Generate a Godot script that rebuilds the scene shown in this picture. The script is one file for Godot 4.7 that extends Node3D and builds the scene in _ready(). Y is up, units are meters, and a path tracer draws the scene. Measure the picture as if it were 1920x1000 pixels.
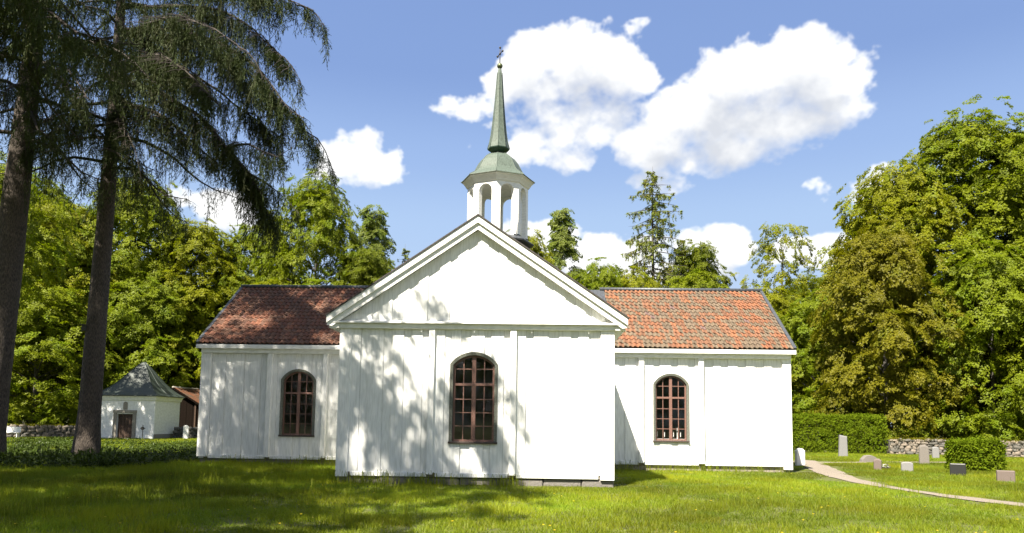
extends Node3D

const GROUND := -0.2
const EXPOSURE := 3.4
var rng := RandomNumberGenerator.new()
var taken := {}
var M := {}

# ---------------------------------------------------------------- geometry
class Geo:
	var v := PackedVector3Array()
	var c := PackedColorArray()
	var tint := Color.WHITE
	var colored := false

	func tri(a: Vector3, b: Vector3, d: Vector3, out: Vector3) -> void:
		if (b - a).cross(d - a).dot(out) > 0.0:
			v.append_array([a, d, b])
		else:
			v.append_array([a, b, d])
		if colored:
			c.append_array([tint, tint, tint])

	func quad(a: Vector3, b: Vector3, d: Vector3, e: Vector3, out: Vector3) -> void:
		tri(a, b, d, out)
		tri(a, d, e, out)

	func box(lo: Vector3, hi: Vector3) -> void:
		var p := []
		for i in 8:
			p.append(Vector3(hi.x if i & 1 else lo.x, hi.y if i & 2 else lo.y, hi.z if i & 4 else lo.z))
		quad(p[0], p[1], p[3], p[2], Vector3.FORWARD)
		quad(p[4], p[5], p[7], p[6], Vector3.BACK)
		quad(p[0], p[2], p[6], p[4], Vector3.LEFT)
		quad(p[1], p[3], p[7], p[5], Vector3.RIGHT)
		quad(p[0], p[1], p[5], p[4], Vector3.DOWN)
		quad(p[2], p[3], p[7], p[6], Vector3.UP)

	# a box whose edges are chamfered by e
	func cbox(lo: Vector3, hi: Vector3, e: float) -> void:
		var m := (lo + hi) * 0.5
		var h := (hi - lo) * 0.5
		var rings := [[-h.y, e], [-h.y + e, 0.0], [h.y - e, 0.0], [h.y, e]]
		var prev := []
		for r in rings:
			var a: float = h.x - r[1]
			var b: float = h.z - r[1]
			var k := minf(e, minf(a, b) * 0.5)
			var ring := []
			for s in [[a, b - k], [a - k, b], [-a + k, b], [-a, b - k], [-a, -b + k], [-a + k, -b], [a - k, -b], [a, -b + k]]:
				ring.append(m + Vector3(s[0], r[0], s[1]))
			if prev.size():
				for i in 8:
					var j := (i + 1) % 8
					var o: Vector3 = (ring[i] + ring[j] + prev[i] + prev[j]) * 0.25 - m
					quad(prev[i], prev[j], ring[j], ring[i], Vector3(o.x, o.y * 0.2, o.z))
			else:
				fan(ring, Vector3.DOWN)
			prev = ring
		fan(prev, Vector3.UP)

	func fan(ring: Array, out: Vector3) -> void:
		for i in range(1, ring.size() - 1):
			tri(ring[0], ring[i], ring[i + 1], out)

	# a polygon in x, y pushed from z0 to z1; taper scales x at z0
	func prism(poly: PackedVector2Array, z0: float, z1: float, taper := 1.0) -> void:
		var ids := Geometry2D.triangulate_polygon(poly)
		for k in range(0, ids.size(), 3):
			var a := poly[ids[k]]
			var b := poly[ids[k + 1]]
			var d := poly[ids[k + 2]]
			tri(Vector3(a.x, a.y, z1), Vector3(b.x, b.y, z1), Vector3(d.x, d.y, z1), Vector3.BACK)
			tri(Vector3(a.x * taper, a.y, z0), Vector3(b.x * taper, b.y, z0), Vector3(d.x * taper, d.y, z0), Vector3.FORWARD)
		var s := -1.0 if Geometry2D.is_polygon_clockwise(poly) else 1.0
		for i in poly.size():
			var a := poly[i]
			var b := poly[(i + 1) % poly.size()]
			var out := Vector3(b.y - a.y, a.x - b.x, 0) * s
			quad(Vector3(a.x * taper, a.y, z0), Vector3(b.x * taper, b.y, z0), Vector3(b.x, b.y, z1), Vector3(a.x, a.y, z1), out)

	# four corners of the upper face, with a thickness below
	func slab(a: Vector3, b: Vector3, d: Vector3, e: Vector3, t: float) -> void:
		var n := (b - a).cross(e - a).normalized()
		if n.y < 0.0:
			n = -n
		var low := [a - n * t, b - n * t, d - n * t, e - n * t]
		var top := [a, b, d, e]
		quad(a, b, d, e, n)
		quad(low[0], low[1], low[2], low[3], -n)
		var mid := (a + b + d + e) * 0.25
		for i in 4:
			var j := (i + 1) % 4
			quad(low[i], low[j], top[j], top[i], (top[i] + top[j]) * 0.5 - mid)

	func bar(a: Vector3, b: Vector3, w: float, h: float) -> void:
		var f := (b - a).normalized()
		var s := f.cross(Vector3.UP if absf(f.y) < 0.95 else Vector3.RIGHT).normalized()
		var u := s.cross(f)
		var p := []
		for e in [a, b]:
			for k in [[-1, -1], [1, -1], [1, 1], [-1, 1]]:
				p.append(e + s * (w * 0.5 * k[0]) + u * (h * 0.5 * k[1]))
		var mid := (a + b) * 0.5
		for i in 4:
			var j := (i + 1) % 4
			quad(p[i], p[j], p[4 + j], p[4 + i], (p[i] + p[j] + p[4 + i] + p[4 + j]) * 0.25 - mid)
		quad(p[0], p[1], p[2], p[3], -f)
		quad(p[4], p[5], p[6], p[7], f)

	func tube(pts: Array, radii: Array, sides: int, rough := 0.0, r: RandomNumberGenerator = null, capped := true) -> void:
		var prev := []
		var s := Vector3.RIGHT
		for i in pts.size():
			var f: Vector3 = (pts[mini(i + 1, pts.size() - 1)] - pts[maxi(i - 1, 0)]).normalized()
			s = (s - f * s.dot(f))
			if s.length() < 0.05:
				s = Vector3.FORWARD - f * Vector3.FORWARD.dot(f)
			s = s.normalized()
			var u := f.cross(s)
			var ring := []
			for k in sides:
				var a := TAU * k / sides
				var rr: float = radii[i]
				if rough > 0.0:
					rr *= 1.0 + r.randf_range(-rough, rough)
				ring.append(pts[i] + (s * cos(a) + u * sin(a)) * rr)
			if prev.size():
				for k in sides:
					var j := (k + 1) % sides
					quad(prev[k], prev[j], ring[j], ring[k], (ring[k] + ring[j]) * 0.5 - pts[i] + (prev[k] + prev[j]) * 0.5 - pts[i - 1])
			elif capped:
				fan(ring, -f)
			prev = ring
		if capped:
			fan(prev, pts[-1] - pts[-2])

	# profile of (radius, height), turned about y
	func lathe(profile: Array, n: int, phase := 0.0, at := Vector3.ZERO) -> void:
		for i in profile.size() - 1:
			var p: Vector2 = profile[i]
			var q: Vector2 = profile[i + 1]
			for k in n:
				var a0 := phase + TAU * k / n
				var a1 := phase + TAU * (k + 1) / n
				var d0 := Vector3(sin(a0), 0, cos(a0))
				var d1 := Vector3(sin(a1), 0, cos(a1))
				var dm := (d0 + d1) * 0.5
				var out := dm * (q.y - p.y) + Vector3.UP * (p.x - q.x)
				if p.x < 1e-4:
					tri(at + Vector3.UP * p.y, at + d0 * q.x + Vector3.UP * q.y, at + d1 * q.x + Vector3.UP * q.y, out)
				elif q.x < 1e-4:
					tri(at + d0 * p.x + Vector3.UP * p.y, at + d1 * p.x + Vector3.UP * p.y, at + Vector3.UP * q.y, out)
				else:
					quad(at + d0 * p.x + Vector3.UP * p.y, at + d1 * p.x + Vector3.UP * p.y, at + d1 * q.x + Vector3.UP * q.y, at + d0 * q.x + Vector3.UP * q.y, out)

	func mesh(smooth := false) -> ArrayMesh:
		var arrays := []
		arrays.resize(Mesh.ARRAY_MAX)
		arrays[Mesh.ARRAY_VERTEX] = v
		if colored:
			arrays[Mesh.ARRAY_COLOR] = c
		if smooth:
			var st := SurfaceTool.new()
			st.create_from_arrays(arrays)
			st.generate_normals()
			return st.commit()
		var n := PackedVector3Array()
		n.resize(v.size())
		for i in range(0, v.size(), 3):
			var w := (v[i + 2] - v[i]).cross(v[i + 1] - v[i]).normalized()
			n[i] = w
			n[i + 1] = w
			n[i + 2] = w
		arrays[Mesh.ARRAY_NORMAL] = n
		var m := ArrayMesh.new()
		m.add_surface_from_arrays(Mesh.PRIMITIVE_TRIANGLES, arrays)
		return m


# leaves: templates are stamped many times into one mesh
class Leaves:
	var v := PackedVector3Array()
	var n := PackedVector3Array()
	var c := PackedColorArray()

	func leaf(at: Vector3, along: Vector3, normal: Vector3, long: float, wide: float, bend := 0.0) -> void:
		var s := along.cross(normal).normalized() * wide * 0.5
		var tip := at + along * long - normal * bend * long
		var mid := at + along * long * 0.45
		v.append_array([at, mid + s, tip, at, tip, mid - s])
		var m := (tip - at).cross(mid + s - at).normalized()
		n.append_array([m, m, m, m, m, m])

	func blade(at: Vector3, along: Vector3, normal: Vector3, long: float, wide: float) -> void:
		var s := along.cross(normal).normalized() * wide * 0.5
		var a := at + along * long * 0.35 + s
		var b := at + along * long
		var d := at + along * long * 0.2 - s
		v.append_array([a, b, d])
		var m := (d - a).cross(b - a).normalized()
		n.append_array([m, m, m])

	func strip(at: Vector3, to: Vector3, side: Vector3, w0: float, w1: float) -> void:
		var a := side.normalized()
		v.append_array([at - a * w0, at + a * w0, to + a * w1, at - a * w0, to + a * w1, to - a * w1])
		var m := (to - at).cross(a).normalized()
		n.append_array([m, m, m, m, m, m])

	func stamp(t: Leaves, xf: Transform3D, tone: PackedColorArray) -> void:
		v.append_array(xf * t.v)
		n.append_array(Transform3D(xf.basis.orthonormalized(), Vector3.ZERO) * t.n)
		c.append_array(tone)

	func mesh() -> ArrayMesh:
		var arrays := []
		arrays.resize(Mesh.ARRAY_MAX)
		arrays[Mesh.ARRAY_VERTEX] = v
		arrays[Mesh.ARRAY_NORMAL] = n
		if c.size() == v.size():
			arrays[Mesh.ARRAY_COLOR] = c
		var m := ArrayMesh.new()
		m.add_surface_from_arrays(Mesh.PRIMITIVE_TRIANGLES, arrays)
		return m


func tone_set(t: Leaves, tones: Array) -> Array:
	var out := []
	for k in tones:
		var p := PackedColorArray()
		p.resize(t.v.size())
		p.fill(k)
		out.append(p)
	return out


# ---------------------------------------------------------------- nodes
func numbered(called: String) -> String:
	var k: int = taken.get(called, 0)
	taken[called] = k + 1
	return called if k == 0 else "%s_%03d" % [called, k]


func tag(o: Node3D, label: String, category: String, group := "", kind := "") -> void:
	if label:
		o.set_meta("label", label)
	if category:
		o.set_meta("category", category)
	if group:
		o.set_meta("group", group)
	if kind:
		o.set_meta("kind", kind)


func thing(called: String, label: String, category: String, at := Vector3.ZERO, turn := 0.0, group := "") -> Node3D:
	var o := Node3D.new()
	o.name = numbered(called)
	o.position = at
	o.rotation.y = turn
	add_child(o)
	tag(o, label, category, group)
	return o


func put(called: String, mesh: Mesh, material: Material, parent: Node3D = null) -> MeshInstance3D:
	var o := MeshInstance3D.new()
	o.mesh = mesh
	o.material_override = material
	if parent == null:
		o.name = numbered(called)
		add_child(o)
	else:
		var k: int = parent.get_meta("n_" + called, 0)
		parent.set_meta("n_" + called, k + 1)
		o.name = called if k == 0 else "%s_%03d" % [called, k]
		parent.add_child(o)
	return o


func part(called: String, g: Geo, material: Material, parent: Node3D = null, smooth := false) -> MeshInstance3D:
	return put(called, g.mesh(smooth), material, parent)


# ---------------------------------------------------------------- materials
func noise_tex(freq: float, stops: Array, octaves := 5, kind := FastNoiseLite.TYPE_SIMPLEX_SMOOTH, size := 512, seed_ := 1, fractal := FastNoiseLite.FRACTAL_FBM) -> NoiseTexture2D:
	var n := FastNoiseLite.new()
	n.seed = seed_
	n.noise_type = kind
	n.frequency = freq
	n.fractal_type = fractal
	n.fractal_octaves = octaves
	var t := NoiseTexture2D.new()
	t.width = size
	t.height = size
	t.seamless = true
	t.noise = n
	var g := Gradient.new()
	g.offsets = PackedFloat32Array(stops.map(func(s): return s[0]))
	g.colors = PackedColorArray(stops.map(func(s): return s[1]))
	t.color_ramp = g
	return t


func grey(x: float) -> Color:
	return Color(x, x, x)


func mat(lin: Color, rough := 0.8, tex: Texture2D = null, scale := Vector3.ONE, bump: Texture2D = null, depth := 0.0, metal := 0.0) -> StandardMaterial3D:
	var m := StandardMaterial3D.new()
	m.albedo_color = lin.linear_to_srgb()
	m.roughness = rough
	m.metallic = metal
	if tex or bump:
		m.uv1_triplanar = true
		m.uv1_world_triplanar = true
		m.uv1_scale = scale
	if tex:
		m.albedo_texture = tex
	if bump:
		m.heightmap_enabled = true
		m.heightmap_texture = bump
		m.heightmap_scale = depth
	return m


func leafy(lin: Color, glow: float, rough := 0.55) -> StandardMaterial3D:
	var m := StandardMaterial3D.new()
	m.albedo_color = lin.linear_to_srgb()
	m.vertex_color_use_as_albedo = true
	m.roughness = rough
	m.metallic_specular = 0.35
	m.cull_mode = BaseMaterial3D.CULL_DISABLED
	m.backlight_enabled = true
	m.backlight = Color(glow * 0.9, glow, glow * 0.45).linear_to_srgb()
	return m


func make_materials() -> void:
	var wear := noise_tex(0.012, [[0.0, Color(0.90, 0.90, 0.885)], [0.42, Color(0.96, 0.96, 0.955)], [0.6, Color(0.99, 0.99, 0.985)], [1.0, Color(1, 1, 1)]], 5, FastNoiseLite.TYPE_SIMPLEX_SMOOTH, 512, 3)
	var grain := noise_tex(0.03, [[0.0, grey(0.3)], [1.0, grey(1.0)]], 4, FastNoiseLite.TYPE_SIMPLEX_SMOOTH, 512, 5)
	var blotch := noise_tex(0.02, [[0.0, grey(0.55)], [0.5, grey(0.85)], [1.0, grey(1.0)]], 6, FastNoiseLite.TYPE_SIMPLEX_SMOOTH, 512, 7)
	var speck := noise_tex(0.12, [[0.0, grey(0.5)], [0.45, grey(0.82)], [1.0, grey(1.0)]], 4, FastNoiseLite.TYPE_SIMPLEX_SMOOTH, 512, 9)
	var bark := noise_tex(0.035, [[0.0, grey(0.25)], [0.4, grey(0.6)], [1.0, grey(1.0)]], 5, FastNoiseLite.TYPE_SIMPLEX, 512, 11, FastNoiseLite.FRACTAL_RIDGED)
	var patina := noise_tex(0.018, [[0.0, Color(0.45, 0.42, 0.36)], [0.35, Color(0.80, 0.84, 0.78)], [0.6, Color(0.95, 0.98, 0.93)], [1.0, Color(1, 1, 1)]], 6, FastNoiseLite.TYPE_SIMPLEX_SMOOTH, 512, 13)
	M.wood = mat(Color(0.83, 0.83, 0.815), 0.62, wear, Vector3(2.2, 0.25, 2.2), grain, 0.07)
	M.wood_b = mat(Color(0.77, 0.775, 0.765), 0.66, wear, Vector3(1.7, 0.2, 1.7), grain, 0.08)
	M.wood_c = mat(Color(0.84, 0.838, 0.82), 0.6, wear, Vector3(2.7, 0.3, 2.7), grain, 0.07)
	M.trim = mat(Color(0.81, 0.81, 0.79), 0.55, wear, Vector3(0.5, 1.6, 1.6), grain, 0.04)
	M.sheath = mat(Color(0.25, 0.22, 0.18), 0.9)
	M.inside = mat(Color(0.10, 0.085, 0.07), 0.9)
	M.casing = mat(Color(0.165, 0.172, 0.140), 0.6, blotch, Vector3(2, 2, 2))
	M.sash = mat(Color(0.25, 0.132, 0.102), 0.55, blotch, Vector3(3, 3, 3))
	M.sill = mat(Color(0.05, 0.035, 0.03), 0.6)
	M.granite = mat(Color(0.24, 0.22, 0.20), 0.85, speck, Vector3(1.3, 1.3, 1.3), blotch, 2.0)
	M.plaster_base = mat(Color(0.36, 0.31, 0.26), 0.9, blotch, Vector3(0.8, 0.8, 0.8), speck, 0.6)
	M.lead = mat(Color(0.095, 0.105, 0.12), 0.5, blotch, Vector3(1, 1, 1), null, 0.0, 0.3)
	M.dark_roof = mat(Color(0.06, 0.05, 0.045), 0.75, blotch, Vector3.ONE)
	M.copper = mat(Color(0.085, 0.106, 0.094), 0.62, patina, Vector3(1.6, 0.5, 1.6), blotch, 0.2)
	M.copper_dark = mat(Color(0.025, 0.060, 0.045), 0.6, patina, Vector3(2, 2, 2))
	M.ball = mat(Color(0.13, 0.14, 0.07), 0.45, patina, Vector3(4, 4, 4), null, 0.0, 0.4)
	M.iron = mat(Color(0.035, 0.03, 0.028), 0.6)
	M.bark = mat(Color(0.185, 0.148, 0.118), 0.95, bark, Vector3(1.0, 0.17, 1.0), bark, 6.0)
	M.bark_grey = mat(Color(0.15, 0.135, 0.115), 0.9, bark, Vector3(1.2, 0.6, 1.2), bark, 1.5)
	M.twig = mat(Color(0.042, 0.034, 0.028), 0.95)
	M.plaster = mat(Color(0.80, 0.80, 0.78), 0.9, wear, Vector3(0.6, 0.6, 0.6), speck, 0.5)
	M.stone_frame = mat(Color(0.36, 0.33, 0.27), 0.9, blotch, Vector3(2, 2, 2), speck, 0.4)
	M.brown_door = mat(Color(0.12, 0.062, 0.032), 0.7, grain, Vector3(3, 0.5, 3))
	M.old_copper = mat(Color(0.034, 0.045, 0.040), 0.55, patina, Vector3(0.9, 0.9, 0.9))
	M.tarred = mat(Color(0.022, 0.015, 0.011), 0.95, grain, Vector3(3, 0.5, 3))
	M.tarred.metallic_specular = 0.15
	M.white_paint = mat(Color(0.80, 0.80, 0.79), 0.6, wear, Vector3(2, 2, 2))
	M.gravel = mat(Color(0.31, 0.26, 0.205), 0.95, speck, Vector3(2.1, 2.1, 2.1), speck, 1.6)
	M.soil = mat(Color(0.10, 0.115, 0.012), 0.95, blotch, Vector3(0.23, 0.23, 0.23), speck, 3.0)
	M.glass = StandardMaterial3D.new()
	M.glass.transparency = BaseMaterial3D.TRANSPARENCY_ALPHA
	M.glass.albedo_color = Color(0.10, 0.13, 0.10, 0.10)
	M.glass.roughness = 0.05
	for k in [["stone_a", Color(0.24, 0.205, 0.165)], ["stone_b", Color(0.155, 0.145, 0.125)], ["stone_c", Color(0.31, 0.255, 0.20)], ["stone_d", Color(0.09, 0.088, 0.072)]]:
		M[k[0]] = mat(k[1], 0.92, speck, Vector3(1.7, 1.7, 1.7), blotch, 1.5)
	M.moss = mat(Color(0.19, 0.15, 0.035), 1.0, speck, Vector3(2, 2, 2), speck, 2.0)
	M.grave_white = mat(Color(0.72, 0.71, 0.69), 0.7, wear, Vector3(2, 2, 2), speck, 0.15)
	M.grave_grey = mat(Color(0.27, 0.265, 0.26), 0.75, speck, Vector3(2.3, 2.3, 2.3), speck, 0.3)
	M.grave_rough = mat(Color(0.23, 0.205, 0.18), 0.9, speck, Vector3(1.9, 1.9, 1.9), blotch, 2.0)
	M.grave_black = mat(Color(0.035, 0.035, 0.035), 0.35, speck, Vector3(3, 3, 3))
	M.grave_brown = mat(Color(0.19, 0.145, 0.125), 0.75, speck, Vector3(2.3, 2.3, 2.3), speck, 0.4)
	M.tile = StandardMaterial3D.new()
	M.tile.vertex_color_use_as_albedo = true
	M.tile.roughness = 0.85
	M.tile.albedo_texture = blotch
	M.tile.uv1_triplanar = true
	M.tile.uv1_world_triplanar = true
	M.tile.uv1_scale = Vector3(2.5, 2.5, 2.5)
	M.leaf = leafy(Color(0.188, 0.222, 0.006), 1.0)
	M.leaf_yellow = leafy(Color(0.218, 0.230, 0.005), 1.0)
	M.leaf_green = leafy(Color(0.178, 0.220, 0.007), 1.0)
	M.leaf_copper = leafy(Color(0.182, 0.170, 0.007), 1.0)
	M.leaf_pale = leafy(Color(0.190, 0.228, 0.045), 1.0)
	M.leaf_deep = leafy(Color(0.145, 0.172, 0.007), 1.0)
	M.needle_far = leafy(Color(0.265, 0.300, 0.085), 1.0)
	M.needle = leafy(Color(0.042, 0.060, 0.016), 0.35, 0.7)
	M.hedge = leafy(Color(0.125, 0.170, 0.008), 0.8, 0.8)
	M.hedge.metallic_specular = 0.15
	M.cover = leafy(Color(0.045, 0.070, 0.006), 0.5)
	M.grass = leafy(Color(0.200, 0.245, 0.014), 1.0, 0.5)
	M.flower = leafy(Color(0.75, 0.55, 0.02), 0.3)


# ---------------------------------------------------------------- sky
var cloud_noise := FastNoiseLite.new()
var cloud_field := FastNoiseLite.new()
const CLOUDS := [
	# azimuth, elevation, half width, half height (degrees), strength
	[2.8, 26.6, 4.3, 2.5, 1.0], [-0.6, 25.6, 3.2, 2.0, 0.9], [-4.9, 23.6, 2.3, 1.0, 0.6], [0.6, 22.0, 4.2, 2.4, 0.62], [6.9, 25.4, 2.8, 1.8, 0.75], [4.5, 23.6, 3.8, 2.0, 0.55], [2.6, 20.3, 2.2, 1.2, 0.45],
	[19.2, 25.0, 4.8, 2.2, 1.0], [15.6, 24.5, 3.2, 2.3, 1.0], [12.3, 22.4, 4.2, 2.6, 1.0], [9.6, 20.6, 3.2, 2.0, 0.9], [22.2, 22.9, 2.8, 2.3, 0.9], [17.4, 22.6, 6.0, 2.6, 1.0], [13.5, 19.9, 5.5, 1.6, 0.8], [9.5, 18.2, 2.4, 1.1, 0.5],
	[-14.3, 19.2, 2.9, 1.7, 0.65], [-16.6, 18.4, 2.0, 1.0, 0.4], [-23.7, 14.8, 2.3, 1.4, 0.75], [-26.6, 15.4, 1.6, 0.8, 0.5],
	[0.4, 13.4, 3.2, 1.8, 1.0], [5.2, 12.5, 5.0, 1.7, 1.0], [13.9, 13.0, 3.2, 1.4, 1.0], [20.8, 12.6, 3.4, 1.3, 0.9], [10.0, 11.5, 4.0, 1.0, 0.8],
	[23.4, 16.4, 2.0, 1.1, 0.1], [8.3, 28.4, 1.2, 0.6, 0.0],
]


const AIR := [[0.0, Color(0.205, 0.240, 0.290)], [15.0, Color(0.134, 0.186, 0.272)], [20.0, Color(0.104, 0.152, 0.252)], [26.0, Color(0.074, 0.114, 0.214)], [42.0, Color(0.060, 0.094, 0.190)], [90.1, Color(0.046, 0.078, 0.165)]]


func cloud_at(az: float, el: float) -> float:
	var d := -1.0
	if az > -45.0 and az < 45.0 and el < 36.0:
		for k in CLOUDS:
			var dx: float = (az - k[0]) / k[2]
			var dy: float = (el - k[1]) / k[3]
			if dy < 0.0:
				dy *= 1.25
			var q := dx * dx + dy * dy
			if q < 3.6:
				d = maxf(d, k[4] * (1.0 - q * 0.62))
	if az < -34.0 or az > 34.0 or el > 31.0:
		var w := clampf(maxf(maxf(-34.0 - az, az - 34.0) / 8.0, (el - 31.0) / 5.0), 0.0, 1.0)
		var a := deg_to_rad(az)
		var e := deg_to_rad(el)
		var p := Vector3(cos(e) * sin(a), sin(e) * 1.7, -cos(e) * cos(a))
		d = maxf(d, cloud_field.get_noise_3dv(p) * 2.1 - 0.12 - (1.0 - w) * 1.5)
	if d < -0.95:
		return -1.0
	var a2 := deg_to_rad(az)
	var e2 := deg_to_rad(el)
	var q2 := Vector3(cos(e2) * sin(a2), sin(e2) * 1.3, -cos(e2) * cos(a2))
	return d + cloud_noise.get_noise_3dv(q2) * 1.1


func sky_color(az: float, el: float) -> Color:
	var c := AIR[0][1] as Color
	for k in AIR.size() - 1:
		if el >= AIR[k][0]:
			c = (AIR[k][1] as Color).lerp(AIR[k + 1][1], smoothstep(0.0, 1.0, (el - AIR[k][0]) / (AIR[k + 1][0] - AIR[k][0])) * 0.5 + 0.5 * (el - AIR[k][0]) / (AIR[k + 1][0] - AIR[k][0]))
	if el <= 0.0:
		return Color(0.10, 0.115, 0.10)
	var d := cloud_at(az, el)
	if d > 0.0:
		var above := maxf(cloud_at(az, el + 1.3), 0.0)
		var above2 := maxf(cloud_at(az, el + 2.8), 0.0)
		var under := clampf(above * 0.55 + above2 * 0.65 - 0.18, 0.0, 1.0)
		var white := Color(0.36, 0.36, 0.355).lerp(Color(0.215, 0.225, 0.245), under)
		var thick := clampf(d * lerpf(2.6, 1.1, clampf(under * 1.6, 0.0, 1.0)), 0.0, 1.0)
		c = c.lerp(white, thick * (1.75 - 0.75 * thick) if thick < 1.0 else 1.0)
	return c


func make_sky() -> Sky:
	cloud_noise.seed = 21
	cloud_noise.noise_type = FastNoiseLite.TYPE_SIMPLEX_SMOOTH
	cloud_noise.frequency = 11.0
	cloud_noise.fractal_octaves = 6
	cloud_noise.fractal_gain = 0.58
	cloud_field.seed = 5
	cloud_field.noise_type = FastNoiseLite.TYPE_SIMPLEX_SMOOTH
	cloud_field.frequency = 2.2
	cloud_field.fractal_octaves = 3
	var im := Image.create(512, 256, false, Image.FORMAT_RGBF)
	for y in 256:
		var el := 90.0 - (y + 0.5) * 180.0 / 256
		for x in 512:
			im.set_pixel(x, y, sky_color(wrapf((x + 0.5) * 360.0 / 512, -180.0, 180.0), el) if el > 0 else Color(0.10, 0.115, 0.10))
	im.resize(4096, 2048, Image.INTERPOLATE_BILINEAR)
	# the part the camera looks at, finely
	var x0 := -512
	var wide := 1024
	var y0 := 640
	var fine := Image.create(wide, 384, false, Image.FORMAT_RGBF)
	for y in 384:
		var el := 90.0 - (y0 + y + 0.5) * 180.0 / 2048
		for x in wide:
			fine.set_pixel(x, y, sky_color((x0 + x + 0.5) * 360.0 / 4096, el))
	im.blit_rect(fine, Rect2i(512, 0, 512, 384), Vector2i(0, y0))
	im.blit_rect(fine, Rect2i(0, 0, 512, 384), Vector2i(4096 - 512, y0))
	var m := PanoramaSkyMaterial.new()
	m.panorama = ImageTexture.create_from_image(im)
	var s := Sky.new()
	s.sky_material = m
	return s


# ---------------------------------------------------------------- the church
const W := 3.7          # half width of the arm that faces the camera
const ARM := 7.62       # its length
const RIDGE_Z := -11.27
const LONG := 10.98     # half length of the cross arms
const EAVE := 4.28
const RIDGE := 7.12
var church: Node3D


func arch(cx: float, y0: float, w: float, spring: float, top: float, inset := 0.0) -> PackedVector2Array:
	var h := w * 0.5
	var rise := top - spring
	var r := (h * h + rise * rise) / (2.0 * rise)
	var cy := top - r
	r -= inset
	h -= inset
	var half := asin(clampf(h / r, -1.0, 1.0))
	var p := PackedVector2Array([Vector2(cx - h, y0)])
	for i in 17:
		var a := lerpf(-half, half, i / 16.0)
		p.append(Vector2(cx + sin(a) * r, cy + cos(a) * r))
	p.append(Vector2(cx + h, y0))
	return p


func boards(z: float, x0: float, x1: float, y0: float, y1: float, outline: PackedVector2Array, hole: PackedVector2Array, pitch := 0.29) -> void:
	var n := int(round((x1 - x0) / pitch))
	var x := x0
	var edges := [x0]
	for i in n:
		edges.append(x0 + (x1 - x0) * (i + 1 + (rng.randf_range(-0.22, 0.22) if i < n - 1 else 0.0)) / n)
	for i in n:
		var proud := 0.0 if i % 2 else 0.028
		var lap := 0.010 if i % 2 == 0 else -0.014
		var a: float = edges[i] - lap
		var b: float = edges[i + 1] + lap
		var rect := PackedVector2Array([Vector2(a, y0), Vector2(b, y0), Vector2(b, y1), Vector2(a, y1)])
		var pieces := [rect]
		if outline.size():
			pieces = Geometry2D.intersect_polygons(rect, outline)
		if hole.size():
			var cut := []
			for p in pieces:
				cut.append_array(Geometry2D.clip_polygons(p, hole))
			pieces = cut
		var jog := rng.randf_range(0.0, 0.006)
		for p in pieces:
			var g := Geo.new()
			g.prism(p, z + proud - 0.012 + jog, z + proud + 0.012 + jog)
			part("board", g, M[["wood", "wood_b", "wood_c", "wood"][rng.randi() % 4]], church)


func sheathing(z: float, outline: PackedVector2Array, hole: PackedVector2Array, cx: float) -> void:
	var g := Geo.new()
	for s in [PackedVector2Array([Vector2(-30, -5), Vector2(cx, -5), Vector2(cx, 30), Vector2(-30, 30)]), PackedVector2Array([Vector2(cx, -5), Vector2(30, -5), Vector2(30, 30), Vector2(cx, 30)])]:
		for p in Geometry2D.intersect_polygons(outline, s):
			for q in (Geometry2D.clip_polygons(p, hole) if hole.size() else [p]):
				g.prism(q, z - 0.18, z - 0.022)
	part("wall", g, M.sheath, church)


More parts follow.
